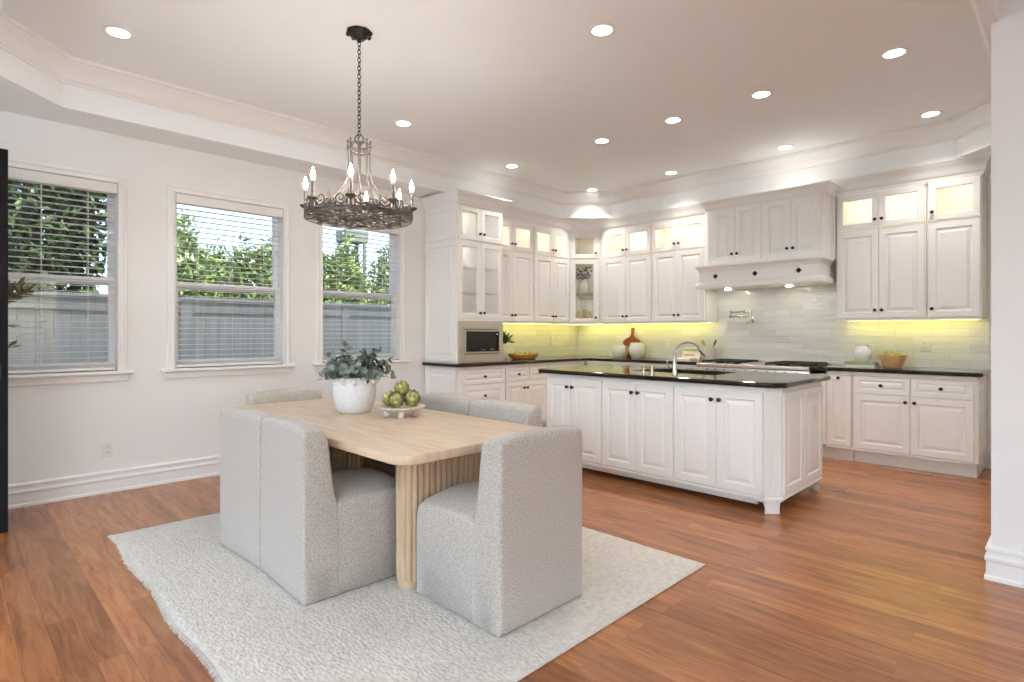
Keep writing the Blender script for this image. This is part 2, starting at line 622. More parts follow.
WINS = [(-0.02, 1.06), (1.343, 2.412), (2.69, 3.762)]      # outer casing edges along the window wall
CW = 0.066                                              # casing width
WZ0, WZ1 = 0.975, 2.555


def holed_wall(name, along, at, thick, lo, hi, holes, ztop, label):
    """a wall slab with rectangular openings; along = 'x' or 'y', at = room-side plane, thick = signed"""
    mb = MB()
    cuts = sorted({lo, hi, *[h[0] for h in holes], *[h[1] for h in holes]})
    for a, b in zip(cuts[:-1], cuts[1:]):
        hs = [h for h in holes if h[0] <= a + 1e-6 and b <= h[1] + 1e-6]
        spans = [(0, ztop)] if not hs else [(0, hs[0][2]), (hs[0][3], ztop)]
        for z0, z1 in spans:
            if z1 - z0 < 1e-4:
                continue
            t0, t1 = sorted((at, at + thick))
            if along == 'y':
                mb.box(t0, t1, a, b, z0, z1)
            else:
                mb.box(a, b, t0, t1, z0, z1)
    return struct(name, mb, 'wall', label)


holed_wall('wall_left', 'y', WX, -0.16, Y0, BY + 0.16,
           [(a + CW, b - CW, WZ0, WZ1 - CW) for a, b in WINS], 3.4, 'off-white wall with the three windows')
holed_wall('wall_back', 'x', BY, 0.16, WX, 0.16, [], 3.4, 'off-white wall behind the range and cabinets')
holed_wall('wall_right', 'y', 0.0, 0.16, 4.05, BY, [], 3.4, 'off-white end wall of the kitchen')
holed_wall('wall_partition', 'x', 3.85, 0.20, -0.327, X1, [], 3.4, 'off-white wall end at the right edge of the view')
holed_wall('wall_rear', 'x', Y0, -0.16, WX, X1, [(-4.65, -2.15, 0.1, 2.4), (-0.85, 1.65, 0.1, 2.4)], 3.4, 'rear wall with two wide openings')
holed_wall('wall_far_right', 'y', X1, 0.16, Y0, 4.05, [(-0.85, 1.65, 0.1, 2.4)], 3.4, 'side wall with one wide opening')

# tray: recessed ceiling with chamfered corners, a band and a crown
TRAY = [(-5.12, 0.60), (-4.67, 0.15), (-0.81, 0.15), (-0.36, 0.60), (-0.36, 6.15), (-0.80, 6.59), (-4.63, 6.59), (-5.12, 6.10)]
struct('ceiling', MB().prism([(WX - 0.1, Y0 - 0.1), (X1 + 0.1, Y0 - 0.1), (X1 + 0.1, BY + 0.1), (WX - 0.1, BY + 0.1)], ZC, ZC + 0.12), 'ceil', 'white raised tray ceiling')


def soffit():
    bm = bmesh.new()
    outer = [(WX, Y0), (-0.30, Y0), (-0.30, 3.86), (X1, 3.86), (X1, BY), (WX, BY)]
    es = []
    for loop in (outer, TRAY):
        vs = [bm.verts.new((x, y, ZS)) for x, y in loop]
        es += [bm.edges.new((vs[i], vs[(i + 1) % len(vs)])) for i in range(len(vs))]
    r = bmesh.ops.triangle_fill(bm, edges=es, use_beauty=True)
    fs = [f for f in r['geom'] if isinstance(f, bmesh.types.BMFace)]
    ex = bmesh.ops.extrude_face_region(bm, geom=fs)
    bmesh.ops.translate(bm, verts=[v for v in ex['geom'] if isinstance(v, bmesh.types.BMVert)], vec=(0, 0, ZC - ZS))
    bmesh.ops.recalc_face_normals(bm, faces=bm.faces)
    me = bpy.data.meshes.new('ceiling_soffit')
    bm.to_mesh(me)
    bm.free()
    me.materials.append(M['ceil'])
    o = bpy.data.objects.new('ceiling_soffit', me)
    COL.objects.link(o)
    tag(o, 'lower white soffit running round the tray ceiling', None, None, 'structure')


soffit()
CROWN = [(0, 3.06), (0.012, 3.06), (0.014, 3.075), (0.026, 3.085), (0.034, 3.10), (0.040, 3.13), (0.058, 3.165), (0.082, 3.185), (0.086, 3.20), (0.098, 3.205), (0.098, ZC), (0, ZC)]
struct('trim_1', MB().sweep(TRAY, CROWN, closed=True, side=1), 'trim', 'white crown moulding round the tray ceiling', smooth=True)

BASE = [(0, 0), (0.026, 0), (0.026, 0.018), (0.019, 0.026), (0.019, 0.095), (0.025, 0.104), (0.025, 0.118), (0.016, 0.126), (0.016, 0.146), (0.022, 0.153), (0.022, 0.165), (0.012, 0.175), (0, 0.175)]
struct('baseboard_left', MB().sweep([(WX, 4.05), (WX, Y0)], BASE, side=1), 'trim', 'tall white baseboard under the windows')
struct('baseboard_right', MB().sweep([(X1, 3.85), (-0.327, 3.85), (-0.327, 4.05), (0.0, 4.05), (0.0, BY), (-0.60, BY)], BASE, side=1), 'trim', 'tall white baseboard round the wall end at right')

# windows: casing, stool, apron, two sashes with glass
for i, (a, b) in enumerate(WINS):
    t = bpy.data.objects.new('window_%d' % (i + 1), None)
    COL.objects.link(t)
    t.location = (WX, (a + b) / 2, WZ0)
    tag(t, ['double-hung window at the far left beside the black panel', 'middle double-hung window in the left wall', 'double-hung window nearest the kitchen cabinets'][i], None, None, 'structure')
    lo = t.location
    cas = MB()
    prof = [(0, 0), (0.0, 0.012), (0.008, 0.020), (0.022, 0.020), (0.028, 0.014), (0.046, 0.014), (0.052, 0.022), (0.061, 0.022), (CW, 0.014), (CW, 0)]
    # a mitred casing on three sides: rings follow left foot, left top, right top, right foot
    rs = []
    for (yy, zz, sy, sz) in ((b, WZ0, -1, 0), (b, WZ1, -1, -1), (a, WZ1, 1, -1), (a, WZ0, 1, 0)):
        rs.append([(WX + d, yy + sy * q, zz + sz * q) for q, d in prof])
    cas.rings(rs)
    cas.build('casing', 'trim', t, lo)
    st = MB().box(WX - 0.10, WX + 0.055, a - 0.045, b + 0.045, WZ0 - 0.028, WZ0)
    st.build('stool', 'trim', t, lo, bevel=0.008)
    MB().box(WX, WX + 0.016, a - 0.01, b + 0.01, WZ0 - 0.085, WZ0 - 0.028).build('apron', 'trim', t, lo, bevel=0.004)
    ia, ib = a + CW, b - CW
    zt = WZ1 - CW
    rail = 1.70

    def sash(x, z0, z1, wd, bot, top):
        s = MB()
        s.box(x, x + 0.035, ia, ia + wd, z0, z1)
        s.box(x, x + 0.035, ib - wd, ib, z0, z1)
        s.box(x, x + 0.035, ia + wd, ib - wd, z0, z0 + bot)
        s.box(x, x + 0.035, ia + wd, ib - wd, z1 - top, z1)
        so = s.build('sash', 'trim', t, lo)
        MB().box(x + 0.014, x + 0.020, ia + wd, ib - wd, z0 + bot, z1 - top).build('pane', 'pane', so, lo)
    sash(WX - 0.150, rail - 0.03, zt, 0.045, 0.045, 0.05)
    sash(WX - 0.112, WZ0, rail + 0.03, 0.045, 0.07, 0.045)

    # the blind: valance, open slats, bottom rail, ladder cords
    bl = Thing('window_blind', ['open white slatted blind in the far left window, dark tree behind it',
                                'open white slatted blind in the middle window', 'open white slatted blind in the window nearest the kitchen'][i],
               'blind', (WX - 0.03, (a + b) / 2, WZ0), 'open slatted blinds in the three windows')
    vz = zt - 0.085
    bl.part('valance', MB().box(WX - 0.052, WX + 0.022, ia + 0.004, ib - 0.004, vz, zt - 0.004), 'blind', bevel=0.008)
    s = MB()
    z = WZ0 + 0.062
    while z < vz - 0.01:
        x0, x1 = WX - 0.055, WX - 0.007
        s.add([(x0, ia + 0.012, z - 0.001), (x0, ib - 0.012, z - 0.001), ((x0 + x1) / 2, ib - 0.012, z + 0.002), ((x0 + x1) / 2, ia + 0.012, z + 0.002),
               (x1, ib - 0.012, z), (x1, ia + 0.012, z),
               (x0, ia + 0.012, z - 0.0035), (x0, ib - 0.012, z - 0.0035), (x1, ib - 0.012, z - 0.0025), (x1, ia + 0.012, z - 0.0025)],
              [(0, 1, 2, 3), (3, 2, 4, 5), (6, 9, 8, 7), (0, 6, 7, 1), (5, 4, 8, 9), (0, 3, 5, 9, 6), (1, 7, 8, 4, 2)])
        z += 0.0475
    bl.part('slats', s, 'blind', clean=False)
    bl.part('bottom_rail', MB().box(WX - 0.056, WX - 0.006, ia + 0.012, ib - 0.012, WZ0 + 0.006, WZ0 + 0.030), 'blind', bevel=0.004)
    for q in (0.2, 0.5, 0.8):
        yy = ia + (ib - ia) * q
        bl.part('ladder_cord', MB().tube([(WX - 0.004, yy, WZ0 + 0.03), (WX - 0.004, yy, vz)], 0.0016, 5).tube([(WX - 0.058, yy, WZ0 + 0.03), (WX - 0.058, yy, vz)], 0.0016, 5), 'blind')


def outlet(fr, a, z, label, loc):
    t = Thing('wall_outlet', label, 'outlet', loc)
    pl = t.part('cover_plate', MB().fbox(fr, a - 0.036, a + 0.036, z - 0.058, z + 0.058, 0.0, 0.007), 'plastic', bevel=0.003)
    for dz in (-0.022, 0.022):
        s = t.part('socket', MB().fbox(fr, a - 0.017, a + 0.017, z + dz - 0.016, z + dz + 0.016, 0.007, 0.0095), 'plastic', bevel=0.002)
        mb = MB()
        for da in (-0.007, 0.007):
            mb.fbox(fr, a + da - 0.0015, a + da + 0.0015, z + dz - 0.004, z + dz + 0.008, 0.0095, 0.0102)
        t.part('slot', mb, 'slot', parent=s)


FL = Fr((WX, 0), (0, 1), (1, 0))
FB = Fr((0, BY), (1, 0), (0, -1))
outlet(FL, 0.93, 0.345, 'white wall outlet under the left windows near the floor', (WX, 0.93, 0.285))

# ------------------------------------------------------------------ cabinet pieces
CT0, CT = 0.897, 0.935           # worktop underside and top


def door_mb(fr, a0, a1, z0, z1, t=0.02):
    rings = [(0, -t), (0, -0.003), (0.003, 0), (0.055, 0), (0.060, -0.004), (0.063, -0.011), (0.074, -0.011), (0.098, -0.002), (0.102, -0.0015)]
    s = min(1.0, 0.43 * min(a1 - a0, z1 - z0) / 0.102)
    mb = MB()
    rs = []
    for q, w in rings:
        q *= s
        rs.append([fr.p(a0 + q, z0 + q, w), fr.p(a1 - q, z0 + q, w), fr.p(a1 - q, z1 - q, w), fr.p(a0 + q, z1 - q, w)])
    return mb.rings(rs)


def glass_mb(fr, a0, a1, z0, z1, t=0.02, st=0.058):
    rs = []
    for q, w in [(0, -t), (0, -0.003), (0.003, 0), (st - 0.006, 0), (st, -0.007), (st, -t)]:
        rs.append([fr.p(a0 + q, z0 + q, w), fr.p(a1 - q, z0 + q, w), fr.p(a1 - q, z1 - q, w), fr.p(a0 + q, z1 - q, w)])
    return MB().rings(rs, loop=True), MB().fbox(fr, a0 + st, a1 - st, z0 + st, z1 - st, -0.014, -0.010)


KNOB = [(0.010, 0), (0.010, 0.003), (0.0055, 0.006), (0.005, 0.014), (0.011, 0.018), (0.0155, 0.022), (0.0165, 0.026), (0.014, 0.030), (0.008, 0.0325), (0.0, 0.033)]


def knob_on(t, door, fr, a, z):
    t.part('knob', MB().lathe(fr.p(a, z, 0), KNOB, 14, fr.n), 'bronze', parent=door, smooth=True, label='dark bronze knob')


def door(t, fr, a0, a1, z0, z1, knob=None, name='door'):
    d = t.part(name, door_mb(fr, a0, a1, z0, z1), 'cab')
    if knob:
        knob_on(t, d, fr, *knob)
    return d


def gdoor(t, fr, a0, a1, z0, z1, knob=None):
    f, p = glass_mb(fr, a0, a1, z0, z1)
    d = t.part('glass_door', f, 'cab', label='white framed door with a glass pane')
    t.part('pane', p, 'glass', parent=d, label='clear glass pane')
    if knob:
        knob_on(t, d, fr, *knob)
    return d


def shell_mb(fr, a0, a1, z0, z1, dep, divs=(), th=0.018, back=True):
    """hollow carcass: front edge at w = -0.02"""
    f = -0.0205
    mb = MB()
    mb.fbox(fr, a0, a0 + th, z0, z1, -dep, f)
    mb.fbox(fr, a1 - th, a1, z0, z1, -dep, f)
    for z in (z0, z1 - th, *divs):
        mb.fbox(fr, a0 + th, a1 - th, z, z + th, -dep, f)
    if back:
        mb.fbox(fr, a0 + th, a1 - th, z0 + th, z1 - th, -dep, -dep + 0.01)
    return mb


def pair(t, fr, a0, am, a1, z0, z1, kz, fn=door, g=0.003):
    fn(t, fr, a0, am - g / 2, z0, z1, (am - 0.030, kz))
    fn(t, fr, am + g / 2, a1, z0, z1, (am + 0.030, kz))


def cubby_light(t, fr, a0, a1, z, dep):
    t.part('light_bar', MB().fbox(fr, a0 + 0.04, a1 - 0.04, z - 0.012, z - 0.002, -0.055, -0.040), 'cubled', label='lit warm strip inside')


# --- wall cabinets, left run: front plane X = -5.16
FLU = Fr((-5.16, 0), (0, 1), (1, 0))
FBU = Fr((0, 6.63), (1, 0), (0, -1))
UZ0, UZM, UZT = 1.415, 2.325, 2.74


def wall_cab(fr, a0, am, a1, label, loc, dep, edge=0.012):
    t = Thing('wall_cabinet', label, 'cabinet', loc)
    t.part('body', shell_mb(fr, a0 - 0.0, a1 + 0.0, UZ0, UZT, dep, (UZM,)), 'cabin')
    t.part('face_rail', MB().fbox(fr, a0, a1, 2.705, UZT, -0.0204, -0.004), 'cab')
    t.part('light_rail', MB().fbox(fr, a0, a1, UZ0 - 0.014, UZ0 + 0.012, -0.05, -0.004), 'cab')
    if am is None:
        door(t, fr, a0 + edge, a1 - edge, 1.432, 2.322, (a0 + edge + 0.03, 1.51))
        gdoor(t, fr, a0 + edge, a1 - edge, 2.347, 2.702, (a0 + edge + 0.03, 2.425))
    else:
        pair(t, fr, a0 + edge, am, a1 - edge, 1.432, 2.322, 1.51)
        pair(t, fr, a0 + edge, am, a1 - edge, 2.347, 2.702, 2.425, gdoor)
    cubby_light(t, fr, a0, a1, UZT - 0.018, dep)
    return t


D_L = -5.16 - WX - 0.005
D_B = BY - 6.63 - 0.005
wall_cab(FLU, 4.775, 5.175, 5.572, 'white wall cabinet right of the microwave tower, lit glass doors on top', (-5.34, 5.17, UZ0), D_L)
wall_cab(FLU, 5.578, 5.972, 6.335, 'white wall cabinet just left of the diagonal corner cabinet', (-5.34, 5.96, UZ0), D_L)
wall_cab(FBU, -4.815, -4.425, -4.025, 'white wall cabinet just right of the diagonal corner cabinet', (-4.42, 6.8, UZ0), D_B)
wall_cab(FBU, -4.019, -3.648, -3.262, 'white wall cabinet left of the range hood, above the cream crock', (-3.64, 6.8, UZ0), D_B)
wall_cab(FBU, -1.815, -1.429, -1.040, 'two-door white wall cabinet right of the range hood', (-1.45, 6.8, UZ0), D_B)
wall_cab(FBU, -1.034, None, -0.625, 'single-door white wall cabinet at the right end of the kitchen', (-0.86, 6.8, UZ0), D_B)

# --- diagonal corner cabinet
S2 = 2 ** -0.5
ca, cb_ = Vector((-5.16, 6.338)), Vector((-4.868, 6.63))
FD = Fr((ca.x, ca.y), (S2, S2), (S2, -S2))
LD = (cb_ - ca).length
t = Thing('corner_cabinet', 'white diagonal corner cabinet with glass doors and a vase inside', 'cabinet', (-5.2, 6.7, UZ0))
pent = [(-5.182, 6.336), (-4.866, 6.652), (-4.82, 6.652), (-4.82, 6.965), (-5.515, 6.965), (-5.515, 6.336)]
body = MB()
for z in (UZ0, 2.325, UZT - 0.018):
    body.prism(pent, z, z + 0.018)
body.box(-5.515, -5.505, 6.34, 6.965, UZ0, UZT).box(-5.505, -4.82, 6.955, 6.965, UZ0, UZT)
body.fbox(FBU, -4.868, -4.815, UZ0, UZT, -0.03, -0.016).fbox(FLU, 6.335, 6.34, UZ0, UZT, -0.03, -0.016)
t.part('body', body, 'cabin')
t.part('glass_shelf', MB().prism([(-5.17, 6.37), (-4.89, 6.65), (-4.83, 6.66), (-4.83, 6.95), (-5.50, 6.95), (-5.50, 6.37)], 1.845, 1.853), 'glass', label='glass shelf')
fm = MB().fbox(FD, 0.026, LD - 0.026, 2.705, UZT, -0.0204, -0.004).fbox(FD, 0.026, LD - 0.026, UZ0, UZ0 + 0.012, -0.05, -0.004)
t.part('light_rail', MB().fbox(FD, 0, LD, UZ0 - 0.014, UZ0 - 0.001, -0.05, -0.004), 'cab')
fm.fbox(FD, -0.004, 0.026, UZ0, UZT, -0.02, -0.004).fbox(FD, LD - 0.026, LD + 0.004, UZ0, UZT, -0.02, -0.004)
t.part('face_frame', fm, 'cab')
gdoor(t, FD, 0.022, LD - 0.022, 1.432, 2.322, (LD - 0.05, 1.50))
gdoor(t, FD, 0.022, LD - 0.022, 2.347, 2.702, (LD - 0.05, 2.42))
for z in (2.708, 2.311):  # the lower puck is added to brighten the compartment below
    t.part('puck_fill_lamp', MB().lathe((-5.13, 6.58, z), [(0.026, 0), (0.029, 0.006), (0.029, 0.013)], 16), 'puck', smooth=True, label='lit round puck lamp, lower one added')

# things inside the corner cabinet
v = Thing('vase', 'white vase of dark leaves on the glass shelf in the corner cabinet', 'vase', (-5.10, 6.58, 1.853))
v.part('body', MB().lathe((-5.10, 6.58, 1.854), [(0.035, 0), (0.055, 0.02), (0.07, 0.07), (0.066, 0.12), (0.042, 0.16), (0.036, 0.19), (0.044, 0.20), (0.030, 0.19), (0.0, 0.17)], 20), 'ceramic_pale', smooth=True)
lf = MB()
rnd = random.Random(3)
for k in range(150):
    a = rnd.uniform(0, 2 * PI)
    rr = rnd.uniform(0.01, 0.095)
    c = (-5.10 + rr * math.cos(a), 6.58 + rr * math.sin(a), 2.06 + rnd.uniform(0.0, 0.17))
    lf.leaf(c, (math.cos(a), math.sin(a), rnd.uniform(-0.5, 0.7)), (rnd.uniform(-1, 1), rnd.uniform(-1, 1), 1), rnd.uniform(0.03, 0.055), rnd.uniform(0.022, 0.036))
v.part('leaves', lf, 'darkleaf', clean=False)
for k, (x, y) in enumerate(((-5.155, 6.535), (-5.045, 6.64))):
    g = MB().lathe((x, y, 1.437), [(0.035, 0), (0.045, 0.02), (0.05, 0.10), (0.045, 0.22), (0.05, 0.30), (0.047, 0.30), (0.042, 0.22), (0.046, 0.10), (0.03, 0.01), (0, 0.006)], 18)
    single('glass_vase', g, 'glass', ['clear glass vase at the left inside the corner cabinet, lower level', 'clear glass vase at the right inside the corner cabinet, lower level'][k], 'vase', (x, y, 1.437), smooth=True)
for k, (x, y, w, h) in enumerate(((-5.105, 6.455, 0.034, 0.17), (-5.04, 6.52, 0.036, 0.20), (-4.985, 6.58, 0.028, 0.17))):
    g = MB().lathe((x, y, 1.434), [(w * 0.9, 0), (w, 0.01), (w, h * 0.8), (w * 0.75, h * 0.92), (w * 0.4, h), (0, h)], 14)
    single('wooden_jar', g, 'woodbox', ['small striped brown jar, left of the three in the corner cabinet', 'striped brown jar, middle and tallest of three in the corner cabinet', 'slim striped brown jar, right of the three in the corner cabinet'][k], 'jar', (x, y, 1.434), smooth=True)

# --- microwave tower: front plane X = -4.90
FT = Fr((-4.90, 0), (0, 1), (1, 0))
t = Thing('tower_cabinet', 'tall white glass-door cabinet standing on the worktop above the microwave', 'cabinet', (-5.2, 4.41, CT))
dep = -4.90 - WX - 0.006
sh = MB()
sh.fbox(FT, 4.05, 4.068, CT, 2.76, -dep, -0.0205)
sh.fbox(FT, 4.742, 4.76, CT, 2.76, -dep, -0.0205)
for z in (1.425, 2.322, 2.742):
    sh.fbox(FT, 4.068, 4.742, z, z + 0.018, -dep, -0.0205)
sh.fbox(FT, 4.068, 4.742, 1.425, 2.76, -dep + 0.25, -dep + 0.26)
t.part('body', sh, 'cab')
t.part('face_rail', MB().fbox(FT, 4.05, 4.76, 2.722, 2.76, -0.0204, -0.003), 'cab')
t.part('face_rail', MB().fbox(FT, 4.05, 4.76, 1.418, 1.442, -0.0204, -0.003), 'cab')
pair(t, FT, 4.062, 4.40, 4.738, 1.446, 2.318, 1.51, gdoor)
pair(t, FT, 4.062, 4.40, 4.738, 2.340, 2.718, 2.42, gdoor)
for z in (1.74, 2.03):
    t.part('glass_shelf', MB().fbox(FT, 4.07, 4.74, z, z + 0.008, -0.36, -0.03), 'glass', label='glass shelf')
for z in (2.728, 2.308):  # pucks added to brighten the tower interior
    t.part('puck_fill_lamp', MB().lathe((-5.06, 4.41, z), [(0.022, 0), (0.025, 0.006), (0.025, 0.013)], 16), 'puck', smooth=True, label='lit round puck lamp, lower one added')
FS = Fr((0, 4.036), (1, 0), (0, -1))
for (z0, z1) in ((CT + 0.02, 2.325), (2.345, 2.73)):
    t.part('side_panel', door_mb(FS, -5.50, -4.925, z0, z1, 0.014), 'cab')

# microwave in its steel trim
t = Thing('microwave', 'built-in microwave with a wide steel trim under the tower cabinet', 'microwave', (-5.15, 4.41, CT))
fr = Fr((-4.895, 0), (0, 1), (1, 0))
t.part('body', MB().fbox(fr, 4.10, 4.71, CT + 0.02, 1.40, -0.45, -0.03), 'black')
tr = []
for q, w in [(0, -0.03), (0, 0)]:
    tr.append([fr.p(4.062 + q, CT + 0.004 + q, w), fr.p(4.742 - q, CT + 0.004 + q, w), fr.p(4.742 - q, 1.416 - q, w), fr.p(4.062 + q, 1.416 - q, w)])
for w in (0, -0.03):
    tr.append([fr.p(4.135, 1.036, w), fr.p(4.69, 1.036, w), fr.p(4.69, 1.325, w), fr.p(4.135, 1.325, w)])
t.part('steel_trim', MB().rings(tr, loop=True), 'steel', bevel=0.002, label='brushed steel trim frame')
ds = t.part('door', MB().fbox(fr, 4.142, 4.684, 1.043, 1.318, -0.03, 0.006), 'steel', bevel=0.004, label='steel framed black glass door')
t.part('window', MB().fbox(fr, 4.16, 4.672, 1.066, 1.300, 0.006, 0.0075), 'blackglass', parent=ds, label='black glass front')
t.part('control_panel', MB().fbox(fr, 4.615, 4.665, 1.10, 1.27, 0.0076, 0.0082), 'black', parent=ds)
t.part('display', MB().fbox(fr, 4.625, 4.650, 1.262, 1.272, 0.0083, 0.0088), 'plastic', parent=ds, label='pale display')
t.part('printed_marks', MB().fbox(fr, 4.39, 4.455, 1.082, 1.089, 0.0076, 0.008).fbox(fr, 4.53, 4.59, 1.084, 1.094, 0.0076, 0.008), 'screen', parent=ds)

# --- crown moulding over the cabinets
CP = [(0, 2.72), (0.012, 2.72), (0.014, 2.745), (0.024, 2.755), (0.030, 2.785), (0.046, 2.835), (0.064, 2.855), (0.066, 2.868), (0.074, 2.872), (0.074, 2.887), (0, 2.887)]
off = -0.018
struct('trim_2', MB().sweep([(-0.625, BY), (-0.625, 6.645), (-1.83, 6.645)], CP, side=1), 'trim', 'white crown moulding over the right-hand wall cabinets', smooth=True)
struct('trim_3', MB().sweep([(-3.20, 6.645), (-4.862, 6.645), (-5.175, 6.332), (-5.175, 4.765)], CP, side=1), 'trim', 'white crown moulding over the corner run of wall cabinets', smooth=True)
CP2 = [(o, 2.735 + (z - 2.72) * 0.80) for o, z in CP]
struct('trim_4', MB().sweep([(-5.515, 4.052), (-4.905, 4.052), (-4.905, 4.758), (-5.17, 4.758)], CP2, side=-1), 'trim', 'white crown moulding on top of the microwave tower', smooth=True)
struct('trim_5', MB().box(-5.515, -4.93, 4.056, 4.754, 2.761, ZS - 0.001).box(-5.515, -5.19, 4.76, 6.34, UZT + 0.001, ZS - 0.001)
       .box(-4.82, -3.262, 6.66, 6.965, UZT + 0.001, ZS - 0.001).prism([(x, y) for x, y in pent], UZT + 0.002, ZS - 0.001)
       .box(-1.815, -0.63, 6.66, 6.965, UZT + 0.001, ZS - 0.001), 'trim', 'white filler boards between cabinet tops and soffit')

# --- chest above the hood and the hood mantle
t = Thing('hood_cabinet', 'white four-door cabinet over the range hood, deeper than its neighbours', 'cabinet', (-2.5, 6.65, 2.06))
FH = Fr((0, 6.32), (1, 0), (0, -1))
t.part('body', MB().box(-3.085, -1.845, 6.3405, 6.60, 2.06, 2.80).box(-3.258, -1.819, 6.601, 6.965, 2.06, ZS - 0.002), 'cab')
t.part('face_frame', MB().fbox(FH, -3.085, -1.845, 2.06, 2.80, -0.0204, -0.008), 'cab')
for (a0, am, a1) in ((-3.030, -2.758, -2.468), (-2.438, -2.163, -1.872)):
    pair(t, FH, a0, am, a1, 2.085, 2.70, 2.175)
struct('trim_6', MB().sweep([(-3.088, 6.60), (-3.088, 6.325), (-1.842, 6.325), (-1.842, 6.60)], [(o * 1.05, 2.705 + (z - 2.72) * 0.60) for o, z in CP], side=-1), 'trim', 'white crown moulding round the hood cabinet', smooth=True)

t = Thing('range_hood', 'white mantel range hood with three dark diamond ornaments', 'range hood', (-2.5, 6.6, 1.80))
hp = [(0, 1.80), (0.030, 1.80), (0.034, 1.815), (0.034, 1.838), (0.022, 1.856), (0.006, 1.868), (0.0, 1.876), (0.0, 1.985), (0.008, 2.0), (0.014, 2.018), (0.030, 2.030), (0.040, 2.042), (0.040, 2.058), (0.0, 2.058), (-0.03, 2.058), (-0.03, 1.80)]
t.part('mantel', MB().sweep([(-3.165, 6.62), (-3.165, 6.275), (-1.868, 6.275), (-1.868, 6.62)], hp, side=-1), 'cab')
t.part('casing', MB().box(-3.14, -1.89, 6.60, 6.965, 1.839, 2.058).box(-3.14, -1.89, 6.30, 6.60, 2.03, 2.057), 'cab')
ins = t.part('insert', MB().box(-3.12, -1.91, 6.315, 6.78, 1.806, 1.838), 'steel', bevel=0.003, label='steel hood insert')
for x in (-2.99, -2.29):
    t.part('hood_lamp', MB().lathe((x, 6.66, 1.798), [(0.031, 0), (0.035, 0.004), (0.035, 0.008)], 18), 'puck', parent=ins, smooth=True, label='lit round hood lamp')
for x in (-2.965, -2.515, -2.065):
    mb = MB()
    c = Vector((x, 6.275, 1.932))
    k = 0.030
    ring = lambda s, d: [c + Vector((s, -d, 0)), c + Vector((0, -d, s)), c + Vector((-s, -d, 0)), c + Vector((0, -d, -s))]
    mb.rings([ring(k, 0), ring(k, 0.006), ring(k * 0.75, 0.009), ring(k * 0.6, 0.006), ring(k * 0.35, 0.012)])
    mb.ball(c + Vector((0, -0.012, 0)), 0.007, 8, 6)
    t.part('ornament', mb, 'bronze', label='dark bronze diamond ornament')

# --- backsplash and its lights
single('backsplash', MB().box(WX + 0.0005, WX + 0.010, 4.765, BY, CT + 0.001, UZ0 - 0.002), 'tile_y', 'pale glossy tile backsplash behind the left worktop, beside the microwave', 'backsplash', (WX, 5.86, CT))
single('backsplash', MB().box(WX + 0.012, -3.262, BY - 0.010, BY - 0.0005, CT + 0.001, UZ0 - 0.002).box(-3.262, -1.815, BY - 0.010, BY - 0.0005, CT + 0.001, 1.835)
       .box(-1.815, -0.60, BY - 0.010, BY - 0.0005, CT + 0.001, UZ0 - 0.002), 'tile_x', 'pale glossy tile backsplash behind the range along the back wall', 'backsplash', (-3.0, BY, CT))
single('light_strip', MB().box(-5.36, -5.34, 4.78, 6.80, 1.403, 1.411), 'led', 'lit yellow-green strip under the wall cabinets of the left wall', 'light', (-5.35, 5.6, 1.403), 'lit strips under the wall cabinets')
single('light_strip', MB().box(-5.33, -3.30, 6.83, 6.85, 1.403, 1.411), 'led', 'lit yellow-green strip under the wall cabinets left of the hood', 'light', (-4.1, 6.84, 1.403), 'lit strips under the wall cabinets')
single('light_strip', MB().box(-1.76, -0.68, 6.83, 6.85, 1.403, 1.411), 'led', 'lit yellow-green strip under the wall cabinets right of the hood', 'light', (-1.2, 6.84, 1.403), 'lit strips under the wall cabinets')
FLo = Fr((WX + 0.010, 0), (0, 1), (1, 0))
FBo = Fr((0, BY - 0.010), (1, 0), (0, -1))
outlet(FLo, 6.34, 1.175, 'pale outlet on the tiles of the left wall above the dough bowl', (WX, 6.34, 1.12))
outlet(FBo, -3.955, 1.135, 'pale outlet on the tiles right of the round canisters', (-3.955, BY, 1.08))
outlet(FBo, -1.098, 1.155, 'pale outlet on the tiles right of the wooden fruit bowl', (-1.098, BY, 1.10))

# --- base cabinets, left run (front plane X = -4.90) and back run (front plane Y = 6.36)
BZ0, BZ1 = 0.125, CT0 - 0.001


def base_cab(name, fr, a0, a1, dep, label, loc, top=BZ1):
    t = Thing(name, label, 'cabinet', loc)
    t.part('body', MB().fbox(fr, a0, a1, BZ0, top, -dep, -0.0205).fbox(fr, a0, a1, BZ0, 0.142, -0.0204, -0.004).fbox(fr, a0, a1, top - 0.036, top, -0.0204, -0.004), 'cab')
    t.part('plinth', MB().fbox(fr, a0 + 0.002, a1 - 0.002, 0.0, BZ0, -dep, -0.075), 'cab')
    return t


dB = -4.90 - WX - 0.006
t = base_cab('drawer_cabinet', FT, 4.055, 4.782, dB, 'white drawer base cabinet under the microwave', (-5.2, 4.4, 0))
t.part('side_panel', door_mb(FS, -5.50, -4.925, BZ0 + 0.01, 0.88, 0.014), 'cab')
for z0, z1 in ((0.692, 0.857), (0.425, 0.680), (0.147, 0.413)):
    d = door(t, FT, 4.115, 4.775, z0, z1, (4.445, (z0 + z1) / 2), 'drawer')
t = base_cab('base_cabinet', FT, 4.786, 5.57, dB, 'white base cabinet with two drawers over doors, right of the microwave drawers', (-5.2, 5.2, 0))
door(t, FT, 4.80, 5.215, 0.692, 0.857, (5.01, 0.775), 'drawer')
door(t, FT, 5.225, 5.56, 0.692, 0.857, (5.39, 0.775), 'drawer')
pair(t, FT, 4.80, 5.13, 5.56, 0.147, 0.680, 0.60)
t = base_cab('base_cabinet', FT, 5.574, 6.36, dB, 'white base cabinet at the corner of the left worktop, behind the island', (-5.2, 6.0, 0))
